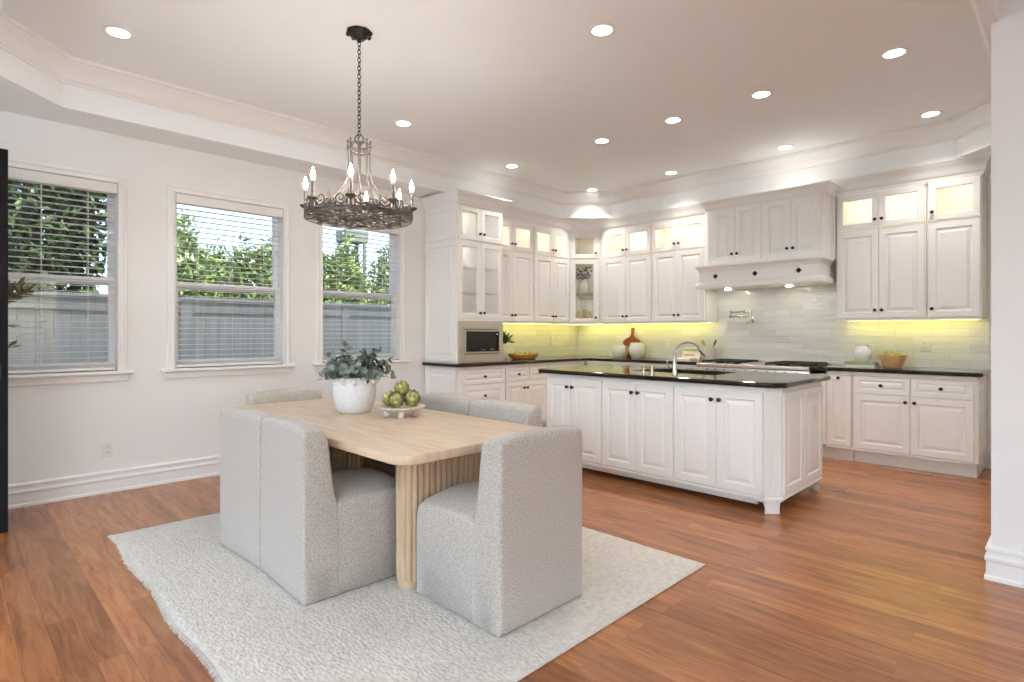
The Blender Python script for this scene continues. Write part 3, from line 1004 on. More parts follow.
door(t, FT, 5.59, 6.28, 0.692, 0.857, (5.93, 0.775), 'drawer')
pair(t, FT, 5.59, 5.93, 6.28, 0.147, 0.680, 0.60)

FBB = Fr((0, 6.36), (1, 0), (0, -1))
dK = BY - 6.36 - 0.006
t = base_cab('base_cabinet', FBB, -4.898, -4.045, dK, 'white base cabinet under the canisters, behind the island', (-4.5, 6.6, 0))
door(t, FBB, -4.83, -4.44, 0.692, 0.857, (-4.635, 0.775), 'drawer')
door(t, FBB, -4.43, -4.055, 0.692, 0.857, (-4.24, 0.775), 'drawer')
pair(t, FBB, -4.83, -4.435, -4.055, 0.147, 0.680, 0.60)
t = base_cab('base_cabinet', FBB, -4.041, -3.197, dK, 'white base cabinet directly left of the range, behind the island', (-3.6, 6.6, 0))
door(t, FBB, -4.03, -3.205, 0.692, 0.857, (-3.62, 0.775), 'drawer')
pair(t, FBB, -4.03, -3.62, -3.205, 0.147, 0.680, 0.60)
t = base_cab('base_cabinet', FBB, -3.193, -1.957, dK, 'white base cabinet under the steel rangetop', (-2.6, 6.6, 0), 0.785)
pair(t, FBB, -3.18, -2.575, -1.97, 0.147, 0.74, 0.67)
t = base_cab('narrow_cabinet', FBB, -1.953, -1.600, dK, 'narrow white pull-out cabinet right of the range', (-1.75, 6.6, 0))
t.part('filler', MB().fbox(FBB, -1.953, -1.83, BZ0, BZ1, -0.0203, -0.004), 'cab')
door(t, FBB, -1.823, -1.607, 0.147, 0.857, (-1.715, 0.83), 'pull_out_front')
t = base_cab('base_cabinet', FBB, -1.596, -0.640, dK, 'white base cabinet under the fruit bowl at the right end', (-1.1, 6.6, 0))
door(t, FBB, -1.580, -1.123, 0.692, 0.857, (-1.35, 0.775), 'drawer')
door(t, FBB, -1.113, -0.656, 0.692, 0.857, (-0.885, 0.775), 'drawer')
door(t, FBB, -1.580, -1.123, 0.147, 0.680, (-1.153, 0.63))
door(t, FBB, -1.113, -0.656, 0.147, 0.680, (-1.083, 0.63))
FE = Fr((-0.626, 0), (0, 1), (1, 0))
t.part('end_panel', door_mb(FE, 6.39, 6.955, BZ0 + 0.01, 0.88, 0.014), 'cab')

# --- worktops
single('worktop', MB().prism([(-5.515, 4.0), (-4.855, 4.0), (-4.855, 6.315), (-3.195, 6.315), (-3.195, 6.957), (-5.507, 6.957)], CT0, CT), 'granite',
       'polished black granite worktop along the left wall and corner', 'worktop', (-5.2, 5.3, CT0), bevel=0.014, seg=4)
single('worktop', MB().prism([(-1.955, 6.315), (-0.625, 6.315), (-0.590, 6.35), (-0.590, 6.957), (-1.955, 6.957)], CT0, CT), 'granite',
       'short polished black granite worktop right of the range', 'worktop', (-1.3, 6.6, CT0), bevel=0.014, seg=4)

# --- rangetop
t = Thing('rangetop', 'wide stainless steel gas rangetop with black grates and knobs', 'rangetop', (-2.575, 6.6, 0.72))
t.part('body', MB().box(-3.19, -1.96, 6.300, 6.955, 0.81, 0.925), 'steel', bevel=0.004)
fp = MB()
fp.extrude([(-3.19, 6.300, 0.79), (-3.19, 6.262, 0.80), (-3.19, 6.270, 0.885), (-3.19, 6.255, 0.895), (-3.19, 6.255, 0.922), (-3.19, 6.265, 0.932), (-3.19, 6.300, 0.932)], (1.23, 0, 0))
t.part('front_panel', fp, 'steel', bevel=0.003)
for k, x in enumerate((-3.06, -2.96, -2.86, -2.74, -2.62, -2.50, -2.38, -2.30, -2.20, -2.08)):
    t.part('control_knob', MB().lathe((x, 6.266, 0.845), [(0.024, 0), (0.024, 0.006), (0.019, 0.008), (0.017, 0.030), (0.014, 0.033), (0, 0.033)], 16, (0, -1, 0)), 'black', smooth=True, label='black control knob')


def grate(x0, x1):
    g = MB()
    y0, y1, z = 6.36, 6.90, 0.945
    b = 0.006
    for y in (y0, (y0 + y1) / 2, y1):
        g.box(x0, x1, y - b, y + b, z, z + 0.014)
    n = 5
    for i in range(n + 1):
        x = x0 + (x1 - x0) * i / n
        g.box(x - b, x + b, y0, y1, z, z + 0.014)
    for i in (0, n):
        for y in (y0, y1):
            x = x0 + (x1 - x0) * i / n
            g.box(x - b, x + b, y - b, y + b, 0.925, z)
    for y in ((y0 * 3 + y1) / 4, (y0 + 3 * y1) / 4):
        g.lathe(((x0 + x1) / 2, y, 0.925), [(0.055, 0), (0.055, 0.01), (0.035, 0.012), (0.035, 0.02), (0, 0.02)], 16)
        for k in range(8):
            a = k * PI / 4
            c = Vector(((x0 + x1) / 2, y, z))
            g.tube([c + Vector((0.03 * math.cos(a), 0.03 * math.sin(a), 0.008)), c + Vector((0.11 * math.cos(a), 0.11 * math.sin(a), 0.008))], 0.005, 5)
    return g


for x0, x1 in ((-3.16, -2.86), (-2.84, -2.735), (-2.43, -2.21), (-2.20, -1.98)):
    if x1 - x0 > 0.15:
        t.part('grate', grate(x0, x1), 'cast', label='black cast iron grate')
t.part('griddle', MB().box(-2.72, -2.45, 6.37, 6.90, 0.925, 0.94), 'steel', bevel=0.004, label='steel griddle plate')
t.part('back_guard', MB().box(-3.19, -1.96, 6.925, 6.955, 0.925, 0.955), 'steel', bevel=0.003)
t.part('grate', grate(-2.85, -2.735), 'cast', label='black cast iron grate')

# --- pot filler
t = Thing('pot_filler', 'folding nickel pot filler tap on the tiles above the range', 'tap', (-2.80, 6.95, 1.415))
yw = 6.955
t.part('escutcheon', MB().lathe((-2.81, yw, 1.440), [(0.034, 0), (0.034, 0.006), (0.02, 0.012), (0.014, 0.016), (0.014, 0.06)], 18, (0, -1, 0)), 'chrome', smooth=True)
t.part('arm', MB().tube([(-2.81, yw - 0.06, 1.425), (-2.81, yw - 0.06, 1.485)], 0.016, 10).tube([(-2.81, yw - 0.06, 1.485), (-3.06, yw - 0.09, 1.485)], 0.009, 10), 'chrome', smooth=True)
t.part('joint', MB().lathe((-3.06, yw - 0.09, 1.465), [(0.015, 0), (0.017, 0.005), (0.017, 0.085), (0.015, 0.09)], 14), 'chrome', smooth=True)
t.part('arm', MB().tube([(-3.06, yw - 0.09, 1.540), (-2.79, yw - 0.12, 1.540)], 0.009, 10), 'chrome', smooth=True)
t.part('spout', MB().tube([(-2.79, yw - 0.12, 1.555), (-2.79, yw - 0.12, 1.455), (-2.785, yw - 0.12, 1.400)], [0.015, 0.013, 0.010], 12).ball((-2.87, yw - 0.112, 1.540), 0.018, 10, 8), 'chrome', smooth=True)
t.part('lever', MB().tube([(-2.81, yw - 0.065, 1.430), (-2.87, yw - 0.07, 1.400)], [0.006, 0.004], 8), 'chrome', smooth=True)

# ------------------------------------------------------------------ island
IX0, IX1, IY0, IY1 = -3.69, -1.485, 4.09, 5.12
ch = 0.085
t = Thing('kitchen_island', 'white panelled kitchen island on bracket feet', 'island', (-2.58, 4.58, 0))
plan = [(IX0 + ch, IY0), (IX1 - ch, IY0), (IX1, IY0 + ch), (IX1, IY1 - ch), (IX1 - ch, IY1), (IX0 + ch, IY1), (IX0, IY1 - ch), (IX0, IY0 + ch)]
# hollow carcass so that the sink bowl hangs inside
bd = MB().sweep(plan, [(0, 0.105), (0, BZ1), (0.02, BZ1), (0.02, 0.105)], closed=True, side=1)
bd.prism(plan, 0.098, 0.112)
t.part('body', bd, 'cab')
t.part('base_moulding', MB().sweep(plan, [(0.004, 0.098), (-0.010, 0.100), (-0.010, 0.112), (-0.004, 0.120), (0.004, 0.122)], closed=True, side=1), 'cab')
FI = Fr((0, 4.07), (1, 0), (0, -1))
for a0, am, a1 in ((-3.60, -3.312, -2.968), (-2.957, -2.617, -2.277), (-2.262, -1.919, -1.578)):
    pair(t, FI, a0, am, a1, 0.130, 0.857, 0.785)
FIR = Fr((IX1 + 0.013, 0), (0, 1), (1, 0))
for a0, a1 in ((4.195, 4.60), (4.61, 5.03)):
    t.part('end_panel', door_mb(FIR, a0, a1, 0.130, 0.857, 0.013), 'cab')
# fluted chamfer posts on the corners
for (px, py, ux, uy) in ((IX1 - ch, IY0, S2, S2), (IX0, IY0 + ch, S2, -S2)):
    f2 = Fr((px, py), (ux, uy), (uy, -ux))
    L2 = ch / S2
    mb = MB()
    outl = [(0, -0.012), (0.008, 0.003)]
    nf = 5
    wd = (L2 - 0.016) / nf
    for k in range(nf):
        a = 0.008 + k * wd
        outl += [(a + 0.003, 0.003), (a + wd * 0.3, -0.008), (a + wd * 0.7, -0.008), (a + wd - 0.003, 0.003)]
    outl += [(L2 - 0.008, 0.003), (L2, -0.012)]
    mb.extrude([f2.p(a, 0.155, w) for a, w in outl], (0, 0, 0.685))
    mb.fbox(f2, 0, L2, 0.122, 0.155, -0.012, 0.004).fbox(f2, 0, L2, 0.84, BZ1, -0.012, 0.004)
    t.part('fluted_post', mb, 'cab')


def bracket_foot(cx, cy, sx, sy):
    """an ogee bracket foot on a chamfered corner; sx, sy point outwards"""
    prof = [(0.155, 0.098), (0.150, 0.088), (0.120, 0.084), (0.098, 0.078), (0.088, 0.066), (0.080, 0.040), (0.080, 0.014), (0.084, 0.0)]
    mb = MB()
    rs = []
    for e, z in prof:
        k = ch - 0.004
        i = 0.006 + (0.012 if z < 0.08 else 0.0)
        pts = [(i, k * 0.9 + i), (k * 0.9 + i, i), (e + 0.012, i), (e + 0.012, 0.05), (0.05, e + 0.012), (i, e + 0.012)]
        rs.append([(cx - sx * p, cy - sy * q, z) for p, q in pts])
    mb.rings(rs)
    return mb


for cx, cy, sx, sy in ((IX1, IY0, 1, -1), (IX1, IY1, 1, 1), (IX0, IY0, -1, -1), (IX0, IY1, -1, 1)):
    t.part('foot', bracket_foot(cx, cy, sx, sy), 'cab')
t.part('plinth', MB().prism([(IX0 + 0.16, IY0 + 0.06), (IX1 - 0.16, IY0 + 0.06), (IX1 - 0.16, IY1 - 0.08), (IX0 + 0.16, IY1 - 0.08)], 0.045, 0.0975), 'cab')
oc = t.part('outlet_cover', MB().fbox(FIR, 4.79, 4.855, 0.60, 0.71, -0.002, 0.006), 'plastic', bevel=0.003, label='white outlet cover')
t.part('socket', MB().fbox(FIR, 4.807, 4.838, 0.615, 0.645, 0.006, 0.008).fbox(FIR, 4.807, 4.838, 0.665, 0.695, 0.006, 0.008), 'plastic', parent=oc)

# island worktop with the sink cut-out
KX0, KX1, KY0, KY1 = -3.75, -1.428, 4.03, 5.17
SKX0, SKX1, SKY0, SKY1 = -2.92, -2.13, 4.45, 4.95
c2 = 0.08


def island_top():
    bm = bmesh.new()
    out = [(KX0 + c2, KY0), (KX1 - c2, KY0), (KX1, KY0 + c2), (KX1, KY1 - c2), (KX1 - c2, KY1), (KX0 + c2, KY1), (KX0, KY1 - c2), (KX0, KY0 + c2)]
    k = 0.04
    inn = [(SKX0 + k, SKY0), (SKX1 - k, SKY0), (SKX1, SKY0 + k), (SKX1, SKY1 - k), (SKX1 - k, SKY1), (SKX0 + k, SKY1), (SKX0, SKY1 - k), (SKX0, SKY0 + k)]
    o = Vector((-2.58, 4.58, CT0))
    es = []
    for loop in (out, inn):
        vs = [bm.verts.new((x - o.x, y - o.y, 0)) for x, y in loop]
        es += [bm.edges.new((vs[i], vs[(i + 1) % len(vs)])) for i in range(len(vs))]
    r = bmesh.ops.triangle_fill(bm, edges=es, use_beauty=True)
    fs = [f for f in r['geom'] if isinstance(f, bmesh.types.BMFace)]
    ex = bmesh.ops.extrude_face_region(bm, geom=fs)
    bmesh.ops.translate(bm, verts=[q for q in ex['geom'] if isinstance(q, bmesh.types.BMVert)], vec=(0, 0, CT - CT0))
    bmesh.ops.recalc_face_normals(bm, faces=bm.faces)
    me = bpy.data.meshes.new('island_worktop')
    bm.to_mesh(me)
    bm.free()
    me.materials.append(M['granite'])
    ob = bpy.data.objects.new('island_worktop', me)
    COL.objects.link(ob)
    ob.location = o
    md = ob.modifiers.new('bevel', 'BEVEL')
    md.width, md.segments, md.limit_method, md.angle_limit = 0.014, 4, 'ANGLE', R(40)
    return tag(ob, 'polished black granite worktop of the island', 'worktop')


island_top()
t = Thing('sink', 'steel sink set under the island worktop behind the faucet', 'sink', (-2.52, 4.7, 0.72))
rs = []
for q, z in ((-0.02, CT0 - 0.002), (-0.004, CT0 - 0.002), (0.0, CT0 - 0.012), (0.015, 0.74), (0.03, 0.72)):
    rs.append([(SKX0 + q, SKY0 + q, z), (SKX1 - q, SKY0 + q, z), (SKX1 - q, SKY1 - q, z), (SKX0 + q, SKY1 - q, z)])
t.part('bowl', MB().rings(rs, close_a=False), 'steel', clean=False)
t.part('drain', MB().lathe((-2.52, 4.7, 0.7205), [(0.045, 0), (0.045, 0.003), (0.03, 0.002), (0, 0.001)], 18), 'chrome', smooth=True)

fx, fy = -2.385, 4.30
t = Thing('faucet', 'tall gooseneck pull-down faucet on the island worktop', 'faucet', (fx, fy, CT))
t.part('body', MB().lathe((fx, fy, CT), [(0.028, 0), (0.028, 0.006), (0.020, 0.012), (0.0185, 0.02), (0.0175, 0.155), (0.0125, 0.165)], 20), 'chrome', smooth=True)
arc = [(fx, fy, CT + 0.16), (fx, fy, CT + 0.19)]
R0 = 0.125
for k in range(0, 15):
    a = PI - PI * 0.86 * k / 14
    arc.append((fx + 0.45 * (R0 + R0 * math.cos(a)), fy + 0.893 * (R0 + R0 * math.cos(a)), CT + 0.175 + R0 * math.sin(a) * 0.72))
t.part('neck', MB().tube(arc, 0.0095, 12), 'chrome', smooth='all')
e0, e1 = Vector(arc[-1]), (Vector(arc[-1]) - Vector(arc[-2])).normalized()
t.part('spray_head', MB().tube([e0, e0 + e1 * 0.01, e0 + e1 * 0.07, e0 + e1 * 0.085], [0.011, 0.0145, 0.0175, 0.015], 14), 'chrome', smooth=True)
t.part('lever', MB().tube([(fx, fy, CT + 0.05), (fx - 0.06, fy + 0.01, CT + 0.055), (fx - 0.085, fy + 0.012, CT + 0.12)], [0.012, 0.009, 0.005], 10), 'chrome', smooth=True)
for k, (x, y, h, r) in enumerate(((-2.70, 4.33, 0.055, 0.014), (-2.62, 4.33, 0.060, 0.019))):
    d = MB().lathe((x, y, CT), [(r * 1.3, 0), (r * 1.3, 0.005), (r, 0.009), (r, h * 0.8), (r * 1.15, h * 0.84), (r * 1.15, h), (r * 0.6, h + 0.004), (0, h + 0.004)], 16)
    single('sink_button', d, 'chrome', ['slim nickel sink cap farther left of the faucet', 'wider nickel sink cap close to the left of the faucet'][k], 'sink fitting', (x, y, CT), smooth=True)

# ------------------------------------------------------------------ things on the kitchen worktops
v = Thing('herb_plant', 'small green plant in a cream vase beside the microwave', 'plant', (-5.27, 5.08, CT))
v.part('vase', MB().lathe((-5.27, 5.08, CT), [(0.035, 0), (0.05, 0.03), (0.055, 0.10), (0.045, 0.17), (0.035, 0.20), (0.04, 0.215), (0.032, 0.21), (0.02, 0.15), (0, 0.13)], 18), 'ceramic_pale', smooth=True)
lf = MB()
rnd = random.Random(11)
for k in range(210):
    a = rnd.uniform(0, 2 * PI)
    e = rnd.uniform(0.1, 1.3)
    d = Vector((math.cos(a) * math.cos(e), math.sin(a) * math.cos(e), math.sin(e)))
    lf.leaf(Vector((-5.27, 5.08, CT + 0.20)) + d * rnd.uniform(0.02, 0.12), d + Vector((0, 0, 0.1)), (rnd.uniform(-1, 1), rnd.uniform(-1, 1), 1), rnd.uniform(0.06, 0.11), rnd.uniform(0.02, 0.034), n=3)
v.part('leaves', lf, 'herb', clean=False)

v = Thing('dough_bowl', 'long shallow wooden dough bowl on the left worktop', 'bowl', (-5.22, 5.44, CT))
rs = []
for (q, z) in ((0.70, 0.0), (0.82, 0.012), (0.95, 0.040), (1.0, 0.062), (0.96, 0.066), (0.88, 0.045), (0.6, 0.028)):
    rs.append([(-5.22 + 0.095 * q * math.copysign(abs(math.cos(a)) ** 0.8, math.cos(a)), 5.44 + 0.27 * q * math.copysign(abs(math.sin(a)) ** 0.8, math.sin(a)), CT + z + 0.014 * abs(math.sin(a)) ** 4 * (z > 0.03)) for a in [2 * PI * i / 28 for i in range(28)]])
v.part('bowl', MB().rings(rs), 'doughwood', smooth=True)
rnd = random.Random(5)
for k, (y, r) in enumerate(((5.30, 0.036), (5.39, 0.040), (5.48, 0.038), (5.57, 0.036))):
    mb = MB().ball((-5.22, y, CT + 0.030 + r), r, 14, 10, (1, 1.1, 0.92))
    single('moss_ball', mb, 'moss', ['yellow-green moss ball nearest the microwave in the dough bowl', 'second yellow-green moss ball from the microwave in the dough bowl', 'third yellow-green moss ball from the microwave in the dough bowl', 'yellow-green moss ball farthest from the microwave in the dough bowl'][k],
           'moss ball', (-5.22, y, CT + 0.03), 'moss balls in the dough bowl', smooth=True)

# violin-shaped board leaning on the tiles, two canisters
def board():
    half = [(0.050, 0.0), (0.072, 0.004), (0.060, 0.022), (0.038, 0.050), (0.028, 0.090), (0.030, 0.140), (0.058, 0.158), (0.108, 0.168), (0.138, 0.192), (0.142, 0.222), (0.120, 0.252), (0.075, 0.275), (0.038, 0.295), (0.024, 0.320), (0.018, 0.355), (0.020, 0.385), (0.028, 0.398), (0.026, 0.415), (0.010, 0.424)]
    pts = [(a, z) for a, z in half] + [(-a, z) for a, z in reversed(half)]
    mb = MB()
    lean = 0.16
    P = [(-4.505 + a, 6.865 + z * lean, CT + z * 0.985) for a, z in pts]
    mb.extrude(P, (0, 0.018, 0.0028))
    return mb


single('cutting_board', board(), 'redwood', 'red-brown violin-shaped wooden board leaning on the tiles', 'cutting board', (-4.505, 6.87, CT), bevel=0.003)
for k, (x, y, r, h) in enumerate(((-4.585, 6.72, 0.098, 0.175), (-4.300, 6.74, 0.118, 0.212))):
    mb = MB().lathe((x, y, CT), [(r * 0.62, 0), (r * 0.70, 0.008), (r * 0.93, h * 0.28), (r, h * 0.52), (r * 0.95, h * 0.78), (r * 0.80, h * 0.97), (r * 0.80, h), (r * 0.74, h), (r * 0.88, h * 0.75), (r * 0.9, h * 0.5), (r * 0.6, h * 0.1), (0, h * 0.08)], 28)
    single('round_canister', mb, 'ceramic_pale', ['smaller round cream pot left of the red-brown board', 'larger round cream pot right of the red-brown board'][k], 'pot', (x, y, CT), smooth=True)

# cookbook leaning left of the range, utensil crock
bk = Thing('cookbook', 'open pale cookbook lying left of the range', 'book', (-3.50, 6.60, CT))
bk.part('pages', MB().extrude([(-3.64, 6.50, CT + 0.001), (-3.40, 6.50, CT + 0.001), (-3.40, 6.50, CT + 0.03), (-3.52, 6.50, CT + 0.018), (-3.64, 6.50, CT + 0.03)], (0, 0.2, 0.0)), 'paper')
bk.part('stand', MB().extrude([(-3.63, 6.70, CT), (-3.63, 6.80, CT + 0.16), (-3.63, 6.81, CT + 0.16), (-3.63, 6.72, CT)], (0.24, 0, 0)), 'paper')
bk.part('printed_band', MB().extrude([(-3.61, 6.7305, CT + 0.05), (-3.61, 6.745, CT + 0.074), (-3.61, 6.744, CT + 0.0745), (-3.61, 6.7295, CT + 0.0505)], (0.15, 0, 0)), 'pinkink', label='pink printed band')
bk.part('printed_band', MB().extrude([(-3.62, 6.768, CT + 0.110), (-3.62, 6.790, CT + 0.145), (-3.62, 6.789, CT + 0.1455), (-3.62, 6.767, CT + 0.1105)], (0.2, 0, 0)), 'greencloth', label='green printed band')

cr = Thing('utensil_crock', 'cream crock of wooden spoons on the worktop left of the range', 'crock', (-3.28, 6.80, CT))
cr.part('crock', MB().lathe((-3.285, 6.80, CT), [(0.062, 0), (0.066, 0.006), (0.076, 0.15), (0.080, 0.17), (0.074, 0.17), (0.069, 0.14), (0.058, 0.012), (0, 0.01)], 24), 'ceramic_pale', smooth=True)


def spoon(p, q, r):
    p, q = Vector(p), Vector(q)
    d = (q - p).normalized()
    mb = MB().tube([p, q], [0.005, 0.006], 8)
    mb.tube([q - d * 0.005, q + d * 0.02, q + d * 0.045, q + d * 0.07, q + d * 0.08], [0.007, r, r * 1.15, r * 0.8, 0.004], 10)
    return mb


single('wooden_spoon', spoon((-3.27, 6.80, CT + 0.02), (-3.345, 6.78, CT + 0.19), 0.018), 'spoonwood', 'pale wooden spoon leaning left in the cream crock', 'spoon', (-3.27, 6.80, CT + 0.02), smooth=True)
single('wooden_spoon', spoon((-3.30, 6.80, CT + 0.02), (-3.225, 6.785, CT + 0.19), 0.013), 'spoondark', 'dark wooden spoon leaning right in the cream crock', 'spoon', (-3.30, 6.80, CT + 0.02), smooth=True)

# right worktop: two books, a white jug, a bowl of fruit
x0 = -1.575
b1 = Thing('book', 'white book lying flat under the green one, right of the range', 'book', (x0, 6.64, CT))
b1.part('cover', MB().box(x0 - 0.13, x0 + 0.135, 6.53, 6.73, CT + 0.001, CT + 0.004).box(x0 - 0.13, x0 + 0.135, 6.53, 6.73, CT + 0.021, CT + 0.024).box(x0 - 0.13, x0 - 0.126, 6.53, 6.73, CT + 0.004, CT + 0.021), 'ceramic_pale')
b1.part('pages', MB().box(x0 - 0.126, x0 + 0.13, 6.534, 6.726, CT + 0.004, CT + 0.021), 'paper')
b2 = Thing('book', 'sage green book lying on the white one under the jug', 'book', (x0, 6.64, CT + 0.025))
b2.part('cover', MB().box(x0 - 0.14, x0 + 0.13, 6.54, 6.73, CT + 0.025, CT + 0.028).box(x0 - 0.14, x0 + 0.13, 6.54, 6.73, CT + 0.047, CT + 0.050).box(x0 - 0.14, x0 + 0.13, 6.54, 6.545, CT + 0.028, CT + 0.047), 'greencloth')
b2.part('pages', MB().box(x0 - 0.136, x0 + 0.126, 6.545, 6.726, CT + 0.028, CT + 0.047), 'paper')
j = Thing('jug', 'round white jug standing on the green book', 'jug', (x0, 6.64, CT + 0.05))
z0 = CT + 0.051
j.part('body', MB().lathe((x0, 6.64, z0), [(0.045, 0), (0.055, 0.006), (0.080, 0.045), (0.086, 0.085), (0.076, 0.125), (0.055, 0.150), (0.050, 0.165), (0.058, 0.180), (0.052, 0.180), (0.045, 0.165), (0.05, 0.15), (0.07, 0.12), (0.07, 0.05), (0, 0.02)], 26), 'ceramic', smooth=True)
hd = [(x0 + 0.052, 6.64, z0 + 0.168), (x0 + 0.085, 6.64, z0 + 0.178), (x0 + 0.105, 6.64, z0 + 0.155), (x0 + 0.100, 6.64, z0 + 0.120), (x0 + 0.083, 6.64, z0 + 0.098)]
j.part('handle', MB().tube(hd, 0.008, 8), 'ceramic', smooth=True)
bx, by = -1.315, 6.66
fb = Thing('fruit_bowl', 'flared wooden bowl of green fruit on the right worktop', 'bowl', (bx, by, CT))
fb.part('bowl', MB().lathe((bx, by, CT), [(0.072, 0), (0.078, 0.006), (0.088, 0.03), (0.112, 0.095), (0.122, 0.128), (0.116, 0.130), (0.104, 0.095), (0.075, 0.03), (0, 0.02)], 26), 'bowlwood', smooth=True)
for k, (dx, dy, dz, r, m, lb) in enumerate(((-0.055, -0.01, 0.130, 0.040, 'greenfruit', 'green fruit at the left in the wooden bowl'), (0.05, -0.02, 0.128, 0.038, 'greenfruit', 'green fruit at the right in the wooden bowl'),
                                           (0.0, -0.055, 0.110, 0.036, 'yellowfruit', 'yellow fruit at the front of the wooden bowl'), (0.0, 0.045, 0.135, 0.038, 'greenfruit', 'green fruit at the back of the wooden bowl'))):
    mb = MB().lathe((bx + dx, by + dy, CT + dz), [(0, -r * 0.86), (r * 0.35, -r * 0.92), (r * 0.8, -r * 0.6), (r, 0), (r * 0.85, r * 0.5), (r * 0.4, r * 0.86), (0.0, r * 0.78)], 18)
    mb.tube([(bx + dx, by + dy, CT + dz + r * 0.75), (bx + dx + 0.004, by + dy, CT + dz + r * 1.15)], 0.0018, 5)
    single('fruit', mb, m, lb, 'fruit', (bx + dx, by + dy, CT + dz - r * 0.86), 'fruit in the wooden bowl', smooth=True)

# ------------------------------------------------------------------ rug
def rug():
    rx0, rx1, ry0, ry1 = -4.32, -1.462, 0.70, 2.97
    rnd = random.Random(2)
    n, m2 = 100, 64
    bm = bmesh.new()
    o = Vector((-2.89, 1.83, 0))
    G = []
    for i in range(n + 1):
        row = []
        for k in range(m2 + 1):
            x = rx0 + (rx1 - rx0) * i / n
            y = ry0 + (ry1 - ry0) * k / m2
            y += 0.042 * (1 - i / n) * (1 - k / m2)
            if k == 0:
                y += 0.010 * math.sin(i * 0.21) + rnd.uniform(-0.004, 0.004)
            if k == m2:
                y += rnd.uniform(-0.004, 0.004)
            if i in (0, n):
                x += rnd.uniform(-0.003, 0.003)
            h = 0.0085 + rnd.uniform(-0.0009, 0.0009)
            if i in (0, n) or k in (0, m2):
                h = 0.006
            row.append(bm.verts.new((x - o.x, y - o.y, h)))
        G.append(row)
    for i in range(n):
        for k in range(m2):
            bm.faces.new((G[i][k], G[i + 1][k], G[i + 1][k + 1], G[i][k + 1]))
    border = [G[i][0] for i in range(n)] + [G[n][k] for k in range(m2)] + [G[i][m2] for i in range(n, 0, -1)] + [G[0][k] for k in range(m2, 0, -1)]
    low = [bm.verts.new((p.co.x, p.co.y, 0.0005)) for p in border]
    for i in range(len(border)):
        q = (i + 1) % len(border)
        bm.faces.new((border[q], border[i], low[i], low[q]))
    me = bpy.data.meshes.new('pile')
    bm.to_mesh(me)
    bm.free()
    me.materials.append(M['rug'])
    me.polygons.foreach_set('use_smooth', [True] * len(me.polygons))
    root = Thing('area_rug', 'large cream woven rug under the dining table', 'rug', (o.x, o.y, 0))
    ob = bpy.data.objects.new('pile', me)
    COL.objects.link(ob)
    ob.parent = root.o
    fr = MB()
    for k in range(330):
        x = rx0 + 0.01 + (rx1 - rx0 - 0.02) * k / 329
        i = (x - rx0) / (rx1 - rx0) * n
        y = ry0 + 0.010 * math.sin(i * 0.21) + 0.004 + 0.042 * (1 - i / n)
        dx = rnd.uniform(-0.006, 0.006)
        fr.tube([(x, y, 0.009), (x + dx * 0.5, y - 0.012, 0.008), (x + dx, y - rnd.uniform(0.016, 0.026), 0.0025)], 0.0022, 4)
    root.part('fringe', fr, 'rug')
    hem = MB().tube([(rx1 + 0.001, ry0 + 0.01, 0.006), (rx1 + 0.001, ry1 - 0.01, 0.006)], 0.005, 6)
    root.part('hem', hem, 'rug')


rug()
RZ = 0.0095

# ------------------------------------------------------------------ dining table
TX0, TX1, TY0, TY1 = -4.34, -2.035, 1.372, 2.385
TZ = 0.75


def rrect(x0, x1, y0, y1, r, seg=8):
    pts = []
    for cx, cy, a0 in ((x1 - r, y0 + r, -PI / 2), (x1 - r, y1 - r, 0), (x0 + r, y1 - r, PI / 2), (x0 + r, y0 + r, PI)):
        for k in range(seg + 1):
            a = a0 + PI / 2 * k / seg
            pts.append((cx + r * math.cos(a), cy + r * math.sin(a)))
    return pts


t = Thing('dining_table', 'pale oak dining table with fluted slab legs', 'table', (-3.19, 1.88, RZ))
tp = MB()
outer = lambda d, z: [(x, y, z) for x, y in rrect(TX0 + d, TX1 - d, TY0 + d, TY1 - d, 0.10 - d * 0.5, 8)]
tp.rings([outer(0.012, TZ - 0.045), outer(0.004, TZ - 0.041), outer(0.0, TZ - 0.030), outer(0.0, TZ - 0.006), outer(0.002, TZ - 0.0015), outer(0.006, TZ)])
t.part('tabletop', tp, 'oak', smooth=True)


def flute_leg(cx):
    hw, hl = 0.075, 0.325
    cy = 1.928
    r = hw
    base = []
    # racetrack outline sampled densely, with scalloped reeds
    per = 4 * (hl - r) + 2 * PI * r
    n = 40 * 6
    for i in range(n):
        s = per * i / n
        st = 2 * (hl - r)
        if s < st:
            x, y, nx, ny = r, -(hl - r) + s, 1, 0
        elif s < st + PI * r:
            a = (s - st) / r
            x, y, nx, ny = r * math.cos(a), (hl - r) + r * math.sin(a), math.cos(a), math.sin(a)
        elif s < 2 * st + PI * r:
            q = s - st - PI * r
            x, y, nx, ny = -r, (hl - r) - q, -1, 0
        else:
            a = PI + (s - 2 * st - PI * r) / r
            x, y, nx, ny = r * math.cos(a), -(hl - r) + r * math.sin(a), math.cos(a), math.sin(a)
        d = -0.010 * (1 - abs(math.sin(PI * i / 6.0)) ** 0.7)
        base.append((cx + x + nx * d, cy + y + ny * d))
    return MB().prism(base, 0.045, TZ - 0.045), MB().prism(rrect(cx - hw + 0.010, cx + hw - 0.010, cy - hl + 0.010, cy + hl - 0.010, r - 0.012, 8), RZ, 0.045)


for cx in (-2.405, -3.80):
    a, b = flute_leg(cx)
    lg = t.part('leg', a, 'oakleg', label='fluted oak slab leg')
    t.part('foot', b, 'oakleg', parent=lg)
t.part('stretcher', MB().box(-3.73, -2.48, 1.905, 1.935, TZ - 0.13, TZ - 0.0455), 'oakleg')

# ------------------------------------------------------------------ chairs
CWD = 0.563


